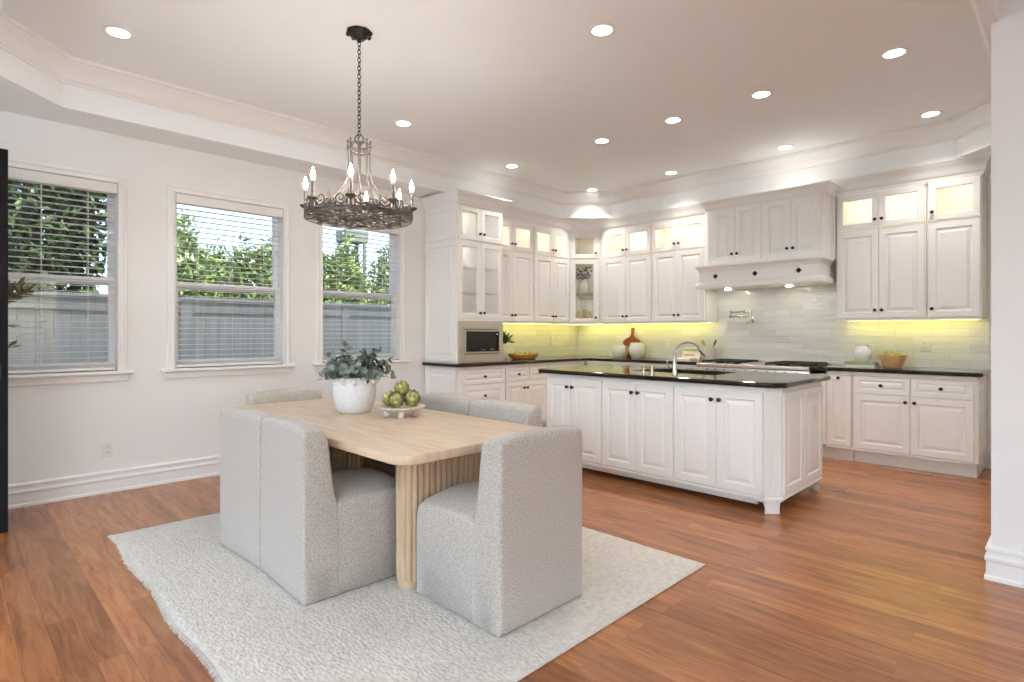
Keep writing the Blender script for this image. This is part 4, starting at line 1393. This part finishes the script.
def outline_profile(pts, name, mat, parent, w, crown, inset=0.028, flat=()):
    """an upholstered block: a side outline (s forward, z up) carried across the width w with rounded sides and a crowned top.
    flat = indices of outline points which do not round in (joints)"""
    n = len(pts)
    P = [Vector(p) for p in pts]
    nor = []
    for i in range(n):
        d = (P[(i + 1) % n] - P[i - 1]).normalized()
        nor.append(Vector((d.y, -d.x)))
    area = sum(P[i].x * P[(i + 1) % n].y - P[(i + 1) % n].x * P[i].y for i in range(n))
    sg = 1 if area > 0 else -1
    secs = []
    hw = w / 2
    for k in range(6):
        a = PI / 2 * k / 5
        secs.append((-hw + inset * (1 - math.sin(a)), inset * (1 - math.sin(a)), inset * (1 - math.cos(a))))
    ys = []
    for k in range(6):
        a = PI / 2 * k / 5
        ys.append((-(hw) + inset * (1 - math.cos(a)), inset * (1 - math.sin(a))))
    mid = [-0.7, -0.5, -0.3, -0.1, 0.1, 0.3, 0.5, 0.7]
    ys += [(hw * q * 0.93, 0.0) for q in mid]
    ys += [(-y, d) for y, d in reversed(ys[:6])]
    rs = []
    for y, d in ys:
        t_ = y / hw
        ring = []
        for i in range(n):
            dd = 0 if i in flat else d
            q = P[i] - nor[i] * (sg * dd)
            if P[i].y < 0.06:
                q.y = P[i].y
            up = max(0.0, nor[i].y * sg)
            q.y += crown * (1 - t_ * t_) * up * (1 if P[i].y > 0.3 else 0)
            ring.append((y, q.x, q.y))
        rs.append(ring)
    mb = MB().rings(rs)
    ob = mb.build(name, mat, parent, (0, 0, 0), smooth='all')
    return ob


def resample(pts, step):
    out = []
    n = len(pts)
    for i in range(n):
        a, b = Vector(pts[i]), Vector(pts[(i + 1) % n])
        k = max(1, int((b - a).length / step))
        for j in range(k):
            out.append(tuple(a.lerp(b, j / k)))
    return out


def arc_pts(cx, cz, r, a0, a1, n=6):
    return [(cx + r * math.cos(R(a0 + (a1 - a0) * k / n)), cz + r * math.sin(R(a0 + (a1 - a0) * k / n))) for k in range(n + 1)]


def make_chair(label):
    root = Thing('dining_chair', label, 'chair', (0, 0, 0), 'oatmeal boucle chairs round the dining table')
    back = [(0.006, 0.005), (0.0, 0.014)] + [(0.0, 0.3), (0.0, 0.55)] + arc_pts(0.035, 0.780, 0.035, 180, 100, 5) + arc_pts(0.082, 0.768, 0.045, 88, 12, 5)
    back += [(0.137, 0.70), (0.146, 0.62), (0.156, 0.55), (0.168, 0.48), (0.185, 0.42), (0.19, 0.30), (0.19, 0.014), (0.18, 0.005)]
    outline_profile(resample(back, 0.08), 'backrest', M['boucle'], root.o, CWD, 0.016, 0.022)
    seat = [(0.155, 0.005), (0.155, 0.44)] + [(0.20, 0.455), (0.30, 0.46), (0.42, 0.458)] + arc_pts(0.53, 0.375, 0.08, 88, 2, 6) + [(0.612, 0.30), (0.612, 0.016), (0.604, 0.005)]
    outline_profile(resample(seat, 0.08), 'seat', M['boucle'], root.o, CWD - 0.006, 0.045, 0.030)
    MB().box(-CWD / 2 + 0.03, CWD / 2 - 0.03, 0.03, 0.585, 0.0, 0.008).build('base', 'black', root.o)
    return root.o


ch0 = make_chair('boucle chair whose whole side shows, left of the near table leg')
ch0.rotation_euler = (0, 0, R(-2.3))
ch0.location = (-2.828, 1.186, RZ)      # backs towards the camera: local +Y is the seat direction
chairs = [((-3.392, 1.184, RZ), R(2.3), 'boucle chair at the front left corner, its back nearest the window wall'),
          ((-2.645, 2.635, RZ), PI, 'boucle chair behind the table, in front of the island end'),
          ((-3.217, 2.635, RZ), PI, 'boucle chair behind the table, right behind the artichokes'),
          ((-1.70, 1.912, RZ), PI / 2, 'boucle chair alone at the right end of the table, back turned'),
          ((-4.50, 1.905, RZ), -PI / 2, 'boucle chair at the window end of the table')]
for loc, rz, lb in chairs:
    copy_thing(ch0, loc, rz, lb)

# ------------------------------------------------------------------ on the table: planter, footed board, artichokes
px_, py_ = -3.435, 1.945
t = Thing('planter', 'white round pot of eucalyptus on the dining table', 'plant', (px_, py_, TZ))
pp = [(0.090, 0.0), (0.100, 0.004), (0.122, 0.040), (0.136, 0.095), (0.140, 0.140), (0.137, 0.185), (0.128, 0.218), (0.126, 0.236), (0.118, 0.238), (0.116, 0.220), (0.125, 0.18), (0.125, 0.12), (0, 0.10)]
pot = t.part('pot', MB().lathe((px_, py_, TZ + 0.0005), pp, 40), 'ceramic', smooth=True)
kn = MB()
for k in range(12):
    a = 2 * PI * k / 12
    kn.ball((px_ + 0.137 * math.cos(a), py_ + 0.137 * math.sin(a), TZ + 0.206), 0.020, 10, 8, (0.9, 0.9, 1))
t.part('bead_relief', kn, 'ceramic', parent=pot, smooth=True)
t.part('soil', MB().lathe((px_, py_, TZ + 0.19), [(0, 0), (0.115, 0.0), (0.115, 0.008), (0, 0.012)], 20), 'soil')
rnd = random.Random(21)
st, lf = MB(), MB()
for k in range(52):
    a = 2 * PI * k / 52 * 3.618
    tilt = rnd.uniform(0.15, 1.2)
    ln = rnd.uniform(0.13, 0.22) if tilt > 0.6 else rnd.uniform(0.12, 0.24)
    p = Vector((px_ + 0.05 * math.cos(a), py_ + 0.05 * math.sin(a), TZ + 0.20))
    d = Vector((math.cos(a) * math.sin(tilt), math.sin(a) * math.sin(tilt), math.cos(tilt)))
    pts = [p]
    nseg = 6
    for s in range(nseg):
        d = (d + Vector((rnd.uniform(-0.12, 0.12), rnd.uniform(-0.12, 0.12), -0.10 * tilt))).normalized()
        p = p + d * ln / nseg
        pts.append(p)
        if s >= 1:
            for sgn in (1, -1):
                side = d.cross(Vector((0, 0, 1)))
                if side.length < 0.05:
                    side = Vector((1, 0, 0))
                side.normalize()
                ang = rnd.uniform(0, 2 * PI)
                q = Matrix.Rotation(ang, 3, d) @ side * sgn
                ld = (q + d * 0.5).normalized()
                sz = rnd.uniform(0.046, 0.074) * (1.0 - 0.05 * s)
                if (p + ld * 0.06).z < TZ + 0.235:
                    ld.z = abs(ld.z) + 0.25
                if p.z < TZ + 0.225:
                    continue
                lf.leaf(p + ld * 0.008, ld, d + Vector((rnd.uniform(-0.4, 0.4), rnd.uniform(-0.4, 0.4), rnd.uniform(0, 0.4))), sz, sz * rnd.uniform(0.78, 0.95), 0.08)
    if pts[-1].z > TZ + 0.22:
        lf.leaf(pts[-1], d, (rnd.uniform(-1, 1), rnd.uniform(-1, 1), 0.2), 0.048, 0.034, 0.05)
    if pts[-1].z > TZ + 0.22:
        st.tube(pts, [0.0028] * 4 + [0.002, 0.0016, 0.001], 5)
t.part('stems', st, 'stem', clean=False)
t.part('leaves', lf, 'eucalyptus', clean=False)

ax, ay = -3.07, 2.07
t = Thing('footed_board', 'round whitewashed wooden stand on stub feet, holding artichokes', 'serving stand', (ax, ay, TZ))
t.part('plate', MB().lathe((ax, ay, TZ + 0.038), [(0, 0), (0.10, 0), (0.125, 0.006), (0.148, 0.018), (0.150, 0.026), (0.142, 0.028), (0.12, 0.018), (0.09, 0.014), (0, 0.013)], 36), 'plate', smooth=True)
for k in range(4):
    a = PI / 4 + k * PI / 2 + 0.2
    t.part('foot', MB().lathe((ax + 0.088 * math.cos(a), ay + 0.088 * math.sin(a), TZ + 0.0005), [(0.020, 0), (0.023, 0.004), (0.023, 0.034), (0.021, 0.0385)], 16), 'plate', smooth=True)


def artichoke(c, r, tilt, label, seed):
    rnd = random.Random(seed)
    t = Thing('artichoke', label, 'artichoke', c, 'artichokes on the footed stand')
    C = Vector(c)
    rot = Matrix.Rotation(tilt[0], 3, 'X') @ Matrix.Rotation(tilt[1], 3, 'Y')
    mb = MB()
    rows = 7
    for j in range(rows):
        phi = -0.7 + 1.95 * j / (rows - 1)
        cnt = [9, 10, 10, 9, 8, 6, 4][j]
        for k in range(cnt):
            a = 2 * PI * (k + 0.5 * (j % 2)) / cnt + rnd.uniform(-0.06, 0.06)
            b = Vector((math.cos(a) * math.cos(phi - 0.35), math.sin(a) * math.cos(phi - 0.35), math.sin(phi - 0.35) * 1.05)) * (r * 0.86)
            tip = Vector((math.cos(a) * math.cos(phi + 0.30), math.sin(a) * math.cos(phi + 0.30), math.sin(phi + 0.30) * 1.1)) * (r * (1.20 if j < 5 else 1.05))
            mid = (b + tip) * 0.5
            mid = mid.normalized() * (r * 1.02)
            s = Vector((-math.sin(a), math.cos(a), 0)) * (r * 0.36)
            nrm = Vector((math.cos(a) * math.cos(phi), math.sin(a) * math.cos(phi), math.sin(phi)))
            vs = [b - s * 0.8, b + s * 0.8, mid + s - nrm * r * 0.06, mid + nrm * r * 0.03, mid - s - nrm * r * 0.06, tip]
            vs = [C + Vector((0, 0, r)) + rot @ q for q in vs]
            mb.add(vs, [(0, 1, 3), (1, 2, 3), (0, 3, 4), (2, 5, 3), (3, 5, 4)])
    t.part('bracts', mb, 'artichoke', clean=False)
    t.part('heart', MB().ball(C + Vector((0, 0, r)), r * 0.70, 14, 10), 'artichoke')
    stp = rot @ Vector((0, 0, -1))
    t.part('stem', MB().tube([C + Vector((0, 0, r)) + stp * r * 0.8, C + Vector((0, 0, r)) + stp * r * 1.05], [r * 0.28, r * 0.25], 10), 'artichoke')


zt = TZ + 0.060
artichoke((ax - 0.062, ay - 0.046, zt), 0.047, (0.5, -0.4), 'green artichoke at the left on the footed stand', 1)
artichoke((ax + 0.020, ay - 0.052, zt), 0.046, (0.8, 0.5), 'green artichoke at the front of the footed stand', 2)
artichoke((ax + 0.050, ay + 0.046, zt), 0.050, (0.2, 0.6), 'green artichoke at the right on the footed stand', 3)
artichoke((ax + 0.000, ay + 0.002, zt + 0.070), 0.045, (0.3, 0.1), 'green artichoke on top of the artichoke pile', 4)

# ------------------------------------------------------------------ chandelier
cx, cy = -3.302, 1.902
RB = 0.331
zb = 2.008
t = Thing('chandelier', 'round wrought iron chandelier with lit candle bulbs over the table', 'chandelier', (cx, cy, zb))
cp = MB().lathe((cx, cy, ZC - 0.0005), [(0.078, 0), (0.080, -0.008), (0.070, -0.018), (0.058, -0.022), (0.050, -0.034), (0.030, -0.044), (0.016, -0.05), (0.013, -0.066), (0, -0.068)], 32)
for k in range(8):
    a = k * PI / 4
    cp.ball((cx + 0.072 * math.cos(a), cy + 0.072 * math.sin(a), ZC - 0.012), 0.015, 8, 6)
t.part('canopy', cp, 'iron_dark', smooth=True)
cn = MB()
zz = ZC - 0.062
k = 0
ZL = 2.565
while zz > ZL:
    L_, W_ = 0.030, 0.0105
    pts = []
    for i in range(12):
        a = 2 * PI * i / 12
        u, w = W_ * math.cos(a), L_ / 2 * 1.15 * math.sin(a)
        pts.append((cx + (u if k % 2 else 0), cy + (0 if k % 2 else u), zz - L_ / 2 + w))
    cn.tube(pts, 0.0028, 5, closed=True)
    zz -= 0.0265
    k += 1
t.part('chain', cn, 'iron_dark', smooth=True)
t.part('top_ring', MB().tube([(cx + 0.028 * math.cos(a) * S2, cy + 0.028 * math.cos(a) * S2, 2.535 + 0.030 * math.sin(a)) for a in [2 * PI * i / 20 for i in range(20)]], 0.005, 8, closed=True), 'iron', smooth=True)


def circle(r, z, n=64, ph=0):
    return [(cx + r * math.cos(2 * PI * i / n + ph), cy + r * math.sin(2 * PI * i / n + ph), z) for i in range(n)]


# upper crown: a small pierced collar
cw = MB().tube(circle(0.070, 2.455, 32), 0.006, 6, closed=True).tube(circle(0.072, 2.498, 32), 0.004, 6, closed=True)
cw.lathe((cx, cy, 2.44), [(0.010, 0), (0.016, 0.02), (0.010, 0.05), (0.018, 0.07), (0.006, 0.085)], 12)
for k in range(8):
    a = 2 * PI * k / 8 + 0.2
    d = Vector((math.cos(a), math.sin(a), 0))
    e = Vector((-math.sin(a), math.cos(a), 0))
    c = Vector((cx, cy, 0)) + d * 0.071
    cw.tube([c + Vector((0, 0, 2.455)), c + Vector((0, 0, 2.515))], [0.006, 0.004], 6)
    cw.ball(c + Vector((0, 0, 2.520)), 0.0085, 8, 6)
    sp = []
    for i in range(10):
        b = i / 9 * PI * 1.6
        rr = 0.012 * (1 - 0.5 * i / 9)
        sp.append(c + e * (0.028 + rr * math.cos(b)) + Vector((0, 0, 2.478 + rr * math.sin(b))))
    cw.tube(sp, 0.0028, 5)
    cw.tube([Vector((cx, cy, 2.46)), c + Vector((0, 0, 2.456))], 0.004, 5)
t.part('crown', cw, 'iron_pale', smooth=True)
# curved rods from the crown down to the band
rd = MB()
for k in range(8):
    a = 2 * PI * k / 8 + 0.2
    pts = []
    for i in range(13):
        q = i / 12
        r = 0.068 + (RB - 0.075) * (max(0, (q - 0.25) / 0.75)) ** 2.3
        z = 2.455 - (2.455 - (zb + 0.03)) * q
        pts.append((cx + r * math.cos(a), cy + r * math.sin(a), z))
    rd.tube(pts, 0.0055, 6)
t.part('rods', rd, 'iron_pale', smooth=True, label='silvery curved rods')
# the band: two rims joined by a wall
bn = MB()
n = 72
rs = []
for r, z in ((RB - 0.004, zb), (RB + 0.006, zb), (RB + 0.007, zb + 0.010), (RB + 0.001, zb + 0.014), (RB + 0.001, zb + 0.020), (RB + 0.006, zb + 0.023), (RB + 0.006, zb + 0.030), (RB - 0.004, zb + 0.030)):
    rs.append(circle(r, z, n))
bn.rings(rs, loop=True)
t.part('band', bn, 'iron', smooth=True)
# pierced floral grille across the bottom of the band
gr = MB()
rnd = random.Random(9)
for k in range(16):
    a = 2 * PI * k / 16
    for (r0, r1, tw) in ((0.04, 0.17, 0.55), (0.17, RB - 0.01, -0.5), (0.17, RB - 0.01, 0.45)):
        pts = []
        for i in range(8):
            q = i / 7
            r = r0 + (r1 - r0) * q
            aa = a + tw * math.sin(q * PI) * 0.35
            pts.append((cx + r * math.cos(aa), cy + r * math.sin(aa), zb + 0.012))
        gr.tube(pts, 0.0048, 5)
    r = 0.255
    c = Vector((cx + r * math.cos(a + 0.2), cy + r * math.sin(a + 0.2), zb + 0.012))
    gr.tube([c + Vector((0.032 * math.cos(b), 0.032 * math.sin(b), 0)) for b in [2 * PI * i / 12 for i in range(12)]], 0.0048, 5, closed=True)
    for q in range(5):
        b = 2 * PI * q / 5 + a
        d = Vector((math.cos(b), math.sin(b), -0.12))
        gr.leaf(c, d, (0, 0, 1), 0.044, 0.026, 0.05)
    r = 0.115
    c = Vector((cx + r * math.cos(a), cy + r * math.sin(a), zb + 0.012))
    for q in range(4):
        b = 2 * PI * q / 4 + a + 0.4
        gr.leaf(c, (math.cos(b), math.sin(b), -0.1), (0, 0, 1), 0.045, 0.024, 0.05)
for r in (0.04, 0.17):
    gr.tube(circle(r, zb + 0.012, 36), 0.005, 5, closed=True)
gr.lathe((cx, cy, zb - 0.012), [(0, 0), (0.020, 0.004), (0.032, 0.018), (0.036, 0.026), (0, 0.030)], 16)
t.part('grille', gr, 'iron', clean=False)
# scrolls standing on the band, in pairs either side of each candle post
scr = MB()
NB = 8
for k in range(NB):
    a0 = 2 * PI * k / NB + 0.12
    for sg in (1, -1):
        for (off, rad, turns, zc) in ((0.062, 0.040, 1.45, 0.074), (0.114, 0.024, 1.3, 0.058)):
            pts = []
            for i in range(26):
                q = i / 25
                b = q * 2 * PI * turns
                rr = rad * (1 - 0.75 * q)
                ang = a0 + sg * ((off + rr * math.cos(b + PI)) / RB)
                pts.append((cx + RB * math.cos(ang), cy + RB * math.sin(ang), zb + zc + rr * math.sin(b + PI) * 1.02))
            ft = a0 + sg * (off - rad * 0.9) / RB
            scr.tube([(cx + RB * math.cos(ft), cy + RB * math.sin(ft), zb + 0.028)] + pts, [0.006] + [0.0066 - 0.003 * i / 25 for i in range(26)], 6)
    scr.tube([(cx + RB * math.cos(a0), cy + RB * math.sin(a0), zb + 0.02), (cx + RB * math.cos(a0), cy + RB * math.sin(a0), zb + 0.09)], 0.006, 6)
    am = a0 + PI / NB
    scr.ball((cx + RB * math.cos(am), cy + RB * math.sin(am), zb + 0.048), 0.011, 8, 6, (1, 1, 1.9))
t.part('scrollwork', scr, 'iron', smooth=True)
# candle arms
for k in range(NB):
    a = 2 * PI * k / NB + 0.12
    x, y = cx + (RB + 0.004) * math.cos(a), cy + (RB + 0.004) * math.sin(a)
    cd = t.part('candle_holder', MB().lathe((x, y, zb + 0.006), [(0.007, 0), (0.010, 0.02), (0.006, 0.05), (0.012, 0.064), (0.028, 0.072), (0.036, 0.080), (0.034, 0.086), (0.014, 0.088), (0.0115, 0.094)], 16), 'iron', smooth=True)
    t.part('candle_sleeve', MB().lathe((x, y, zb + 0.100), [(0.0105, 0), (0.0105, 0.088), (0.006, 0.094), (0, 0.094)], 12), 'iron', parent=cd, smooth=True)
    lit = True
    t.part('bulb', MB().lathe((x, y, zb + 0.193), [(0.006, 0), (0.009, 0.008), (0.0135, 0.022), (0.0135, 0.030), (0.009, 0.048), (0.004, 0.066), (0.001, 0.078)], 12), 'bulbglass' if k != 4 else 'bulboff', parent=cd, smooth='all', label='lit flame-shaped bulb' if k != 4 else 'unlit clear flame-shaped bulb')

# ------------------------------------------------------------------ recessed ceiling lamps
cans = [(-4.41, 0.80, 'recessed ceiling lamp nearest the far left window'),
        (-4.45, 3.02, 'recessed ceiling lamp just right of the chandelier chain'),
        (-4.69, 4.69, 'recessed ceiling lamp over the microwave tower'),
        (-4.70, 6.24, 'recessed ceiling lamp in the far corner over the diagonal cabinet'),
        (-2.175, 2.995, 'large near recessed ceiling lamp at the top centre of the view'),
        (-3.43, 4.72, 'recessed ceiling lamp over the left part of the island'),
        (-2.635, 4.72, 'recessed ceiling lamp over the middle of the island'),
        (-1.84, 4.72, 'recessed ceiling lamp over the right end of the island'),
        (-0.915, 4.68, 'recessed ceiling lamp at the top right near the wall end'),
        (-3.52, 6.26, 'recessed ceiling lamp in front of the cabinets left of the hood'),
        (-2.19, 6.24, 'recessed ceiling lamp in front of the range hood cabinet'),
        (-0.94, 6.21, 'recessed ceiling lamp in front of the right-hand wall cabinets')]
for x, y, lb in cans:
    t = Thing('ceiling_lamp', lb, 'ceiling light', (x, y, ZC - 0.005), 'recessed lamps in the tray ceiling')
    t.part('trim_ring', MB().rings([[(x + r * math.cos(2 * PI * i / 32), y + r * math.sin(2 * PI * i / 32), z) for i in range(32)] for r, z in ((0.090, ZC - 0.0005), (0.090, ZC - 0.004), (0.078, ZC - 0.008), (0.064, ZC - 0.004), (0.064, ZC - 0.0005))], loop=True), 'trim', smooth=True)
    t.part('lens', MB().lathe((x, y, ZC - 0.0035), [(0.0635, 0.0), (0.0635, 0.002), (0, 0.002)], 32), 'can', label='lit white lens')
    sd = bpy.data.lights.new('downlight', 'SPOT')
    warm = x > -4.2 or y > 4
    sd.energy, sd.color = (CAN * 1.1, (1.0, 0.955, 0.875)) if warm else (CAN * 0.6, (0.95, 0.975, 1.0))
    sd.spot_size, sd.spot_blend, sd.shadow_soft_size = R(112), 0.9, 0.055
    so = bpy.data.objects.new('downlight', sd)
    COL.objects.link(so)
    so.parent = t.o
    so.location = (0, 0, -0.02)

# ------------------------------------------------------------------ black panel and olive tree at the left edge
t = Thing('door_panel', 'tall black framed panel cut by the left edge of the view', 'panel', (-4.90, -0.2, 0))
t.part('frame', MB().box(-4.93, -4.875, 0.225, 0.292, 0.0, 2.46).box(-4.93, -4.875, -0.75, -0.692, 0.0, 2.46).box(-4.93, -4.875, -0.692, 0.225, 2.38, 2.46).box(-4.93, -4.875, -0.692, 0.225, 0.0, 0.16), 'black', bevel=0.003)
t.part('inner_sheet', MB().box(-4.912, -4.894, -0.692, 0.225, 0.16, 2.38), 'black')
t.part('latch', MB().box(-4.874, -4.862, 0.235, 0.26, 0.98, 1.08), 'bronze', bevel=0.002)

tx, ty = -5.22, 0.02
t = Thing('olive_tree', 'potted olive tree mostly hidden behind the black panel', 'plant', (tx, ty, 0))
t.part('pot', MB().lathe((tx, ty, 0), [(0.13, 0), (0.15, 0.01), (0.18, 0.28), (0.19, 0.32), (0.17, 0.32), (0.16, 0.27), (0, 0.26)], 24), 'ceramic_pale', smooth=True)
t.part('trunk', MB().tube([(tx, ty, 0.25), (tx + 0.02, ty - 0.01, 0.6), (tx - 0.01, ty + 0.01, 1.0), (tx + 0.01, ty, 1.4)], [0.02, 0.017, 0.014, 0.010], 8), 'bark', smooth=True)
br, lf = MB(), MB()
rnd = random.Random(31)
tips = [((0.10, 0.40, 1.56), 36), ((0.03, 0.42, 1.58), 32), ((0.08, 0.34, 1.61), 26), ((0.08, 0.30, 1.18), 8), ((0.08, 0.28, 1.33), 7)]
for k in range(14):
    a = rnd.uniform(PI * 0.95, 1.95 * PI)
    tips.append(((0.16 * math.cos(a), 0.22 * math.sin(a), rnd.uniform(1.35, 1.95)), 24))
for (dx, dy, zt_), cnt in tips:
    p0 = Vector((tx, ty, 1.25 if zt_ > 1.3 else 1.0))
    p2 = Vector((tx + dx, ty + dy, zt_))
    p1 = (p0 + p2) / 2 + Vector((0, 0, 0.08))
    pts = [p0 * (1 - q) ** 2 + p1 * 2 * q * (1 - q) + p2 * q * q for q in [i / 8 for i in range(9)]]
    br.tube(pts, [0.006 - 0.0005 * i for i in range(9)], 5)
    for i in range(cnt):
        q = rnd.uniform(0.55, 1.0)
        p = p0 * (1 - q) ** 2 + p1 * 2 * q * (1 - q) + p2 * q * q
        d = Vector((rnd.uniform(-1, 1), rnd.uniform(-1, 1), rnd.uniform(-0.3, 0.8))) + (p2 - p1).normalized() * 0.8
        lf.leaf(p, d, (rnd.uniform(-1, 1), rnd.uniform(-1, 1), 1), rnd.uniform(0.065, 0.10), rnd.uniform(0.017, 0.026), 0.1)
t.part('branches', br, 'bark', clean=False)
t.part('leaves', lf, 'olive', clean=False)

# ------------------------------------------------------------------ outside the windows
struct('ground', MB().box(-30, WX - 0.2, -14, 26, -0.35, -0.25), 'soil', 'bare earth outside the windows')
FXF = -7.30
t = Thing('garden_fence', 'grey painted board fence outside the windows', 'fence', (FXF, 3.0, -0.25))
bd = MB()
y = -3.0
while y < 9.0:
    bd.box(FXF - 0.02, FXF, y + 0.002, y + 0.138, -0.2, 1.62)
    y += 0.14
t.part('boards', bd, 'fence')
t.part('cap', MB().box(FXF - 0.09, FXF + 0.08, -3, 9, 1.655, 1.69), 'fence', bevel=0.004)
t.part('rail', MB().box(FXF, FXF + 0.035, -3, 9, 1.53, 1.655), 'fence')
t.part('rail', MB().box(FXF, FXF + 0.035, -3, 9, -0.15, 0.0), 'fence')
for y in (-1.9, 0.05, 1.97, 3.98, 6.0, 8.0):
    t.part('post', MB().box(FXF, FXF + 0.05, y - 0.06, y + 0.06, -0.25, 1.655), 'fence')


def tree(x, y, z0, h, rx, ry, label, mat, n, seed, leaf=0.10, trunk=True, cat='tree'):
    rnd = random.Random(seed)
    t = Thing('garden_tree', label, cat, (x, y, -0.25), 'trees beyond the fence')
    tk = MB().tube([(x, y, -0.25), (x + 0.05, y, z0 * 0.5), (x, y + 0.05, z0 + h * 0.7)], [0.10, 0.08, 0.03], 8)
    for k in range(14):
        a = rnd.uniform(0, 2 * PI)
        zz = z0 + h * rnd.uniform(0.0, 0.75)
        tk.tube([(x, y, zz - 0.2), (x + rx * 0.5 * math.cos(a), y + ry * 0.5 * math.sin(a), zz + 0.1), (x + rx * 0.9 * math.cos(a), y + ry * 0.9 * math.sin(a), zz + 0.35)], [0.03, 0.02, 0.006], 5)
    t.part('trunk', tk, 'bark', clean=False)
    lf = MB()
    for k in range(n):
        while True:
            u, v, w = rnd.uniform(-1, 1), rnd.uniform(-1, 1), rnd.uniform(-1, 1)
            if 0.25 < u * u + v * v + w * w < 1:
                break
        lump = 0.82 + 0.18 * math.sin(u * 5 + seed) * math.sin(v * 6 + seed * 2) + 0.12 * math.sin(7 * v + 3 * u)
        c = (x + u * rx * lump, y + v * ry * lump, z0 + h / 2 + w * h / 2 * lump)
        d = (rnd.uniform(-1, 1), rnd.uniform(-1, 1), rnd.uniform(-0.8, 0.9))
        ln = leaf * rnd.uniform(0.7, 1.4)
        lf.leaf(c, d, (rnd.uniform(-1, 1), rnd.uniform(-1, 1), 1), ln, ln * 0.42, 0.1, 3)
    t.part('leaves', lf, mat, clean=False)


tree(-8.6, -1.45, 0.9, 3.9, 1.0, 1.15, 'dense dark tree at the left in the far left window', 'hedgedark', 8500, 1, 0.15)
tree(-8.5, 0.65, 0.9, 3.7, 0.95, 1.0, 'dense dark tree filling the far left window', 'hedgedark', 9500, 2, 0.15)
tree(-8.4, 2.12, 0.9, 2.0, 0.7, 0.62, 'bright green bush at the left in the middle window', 'hedge', 5200, 3)
tree(-8.4, 3.32, 0.9, 1.9, 0.7, 0.62, 'bright green bush at the right in the middle window', 'hedge', 5200, 4)
tree(-8.4, 4.5, 0.9, 1.95, 0.7, 0.62, 'bright green bush at the left in the window nearest the kitchen', 'hedge', 5200, 5)
tree(-8.4, 5.68, 0.9, 2.15, 0.7, 0.62, 'bright green bush at the right in the window nearest the kitchen', 'hedge', 5200, 6)
tree(-9.7, 3.0, 0.9, 1.9, 0.6, 0.62, 'bright green bush set farther back, between the two in the middle window', 'hedge', 4200, 12)
tree(-9.7, 5.3, 0.9, 1.9, 0.5, 0.62, 'bright green bush set farther back in the window nearest the kitchen', 'hedge', 4200, 13)
tree(-8.5, 7.1, 0.9, 2.2, 0.7, 0.8, 'bright green bush past the kitchen-side window', 'hedge', 2600, 8)

t = Thing('eave_stand_in', 'small grey-green block on posts, standing in for an eave over the bushes', 'eave', (-10.7, 5.95, -0.25))  # stand-in for a neighbouring eave; its posts are made up
t.part('roof', MB().box(-10.92, -10.48, 5.74, 6.26, 3.16, 3.39), 'fascia', bevel=0.01)
for x in (-10.86, -10.54):
    for y in (5.80, 6.20):
        t.part('post', MB().box(x - 0.03, x + 0.03, y - 0.03, y + 0.03, -0.25, 3.16), 'fascia', bevel=0.005)
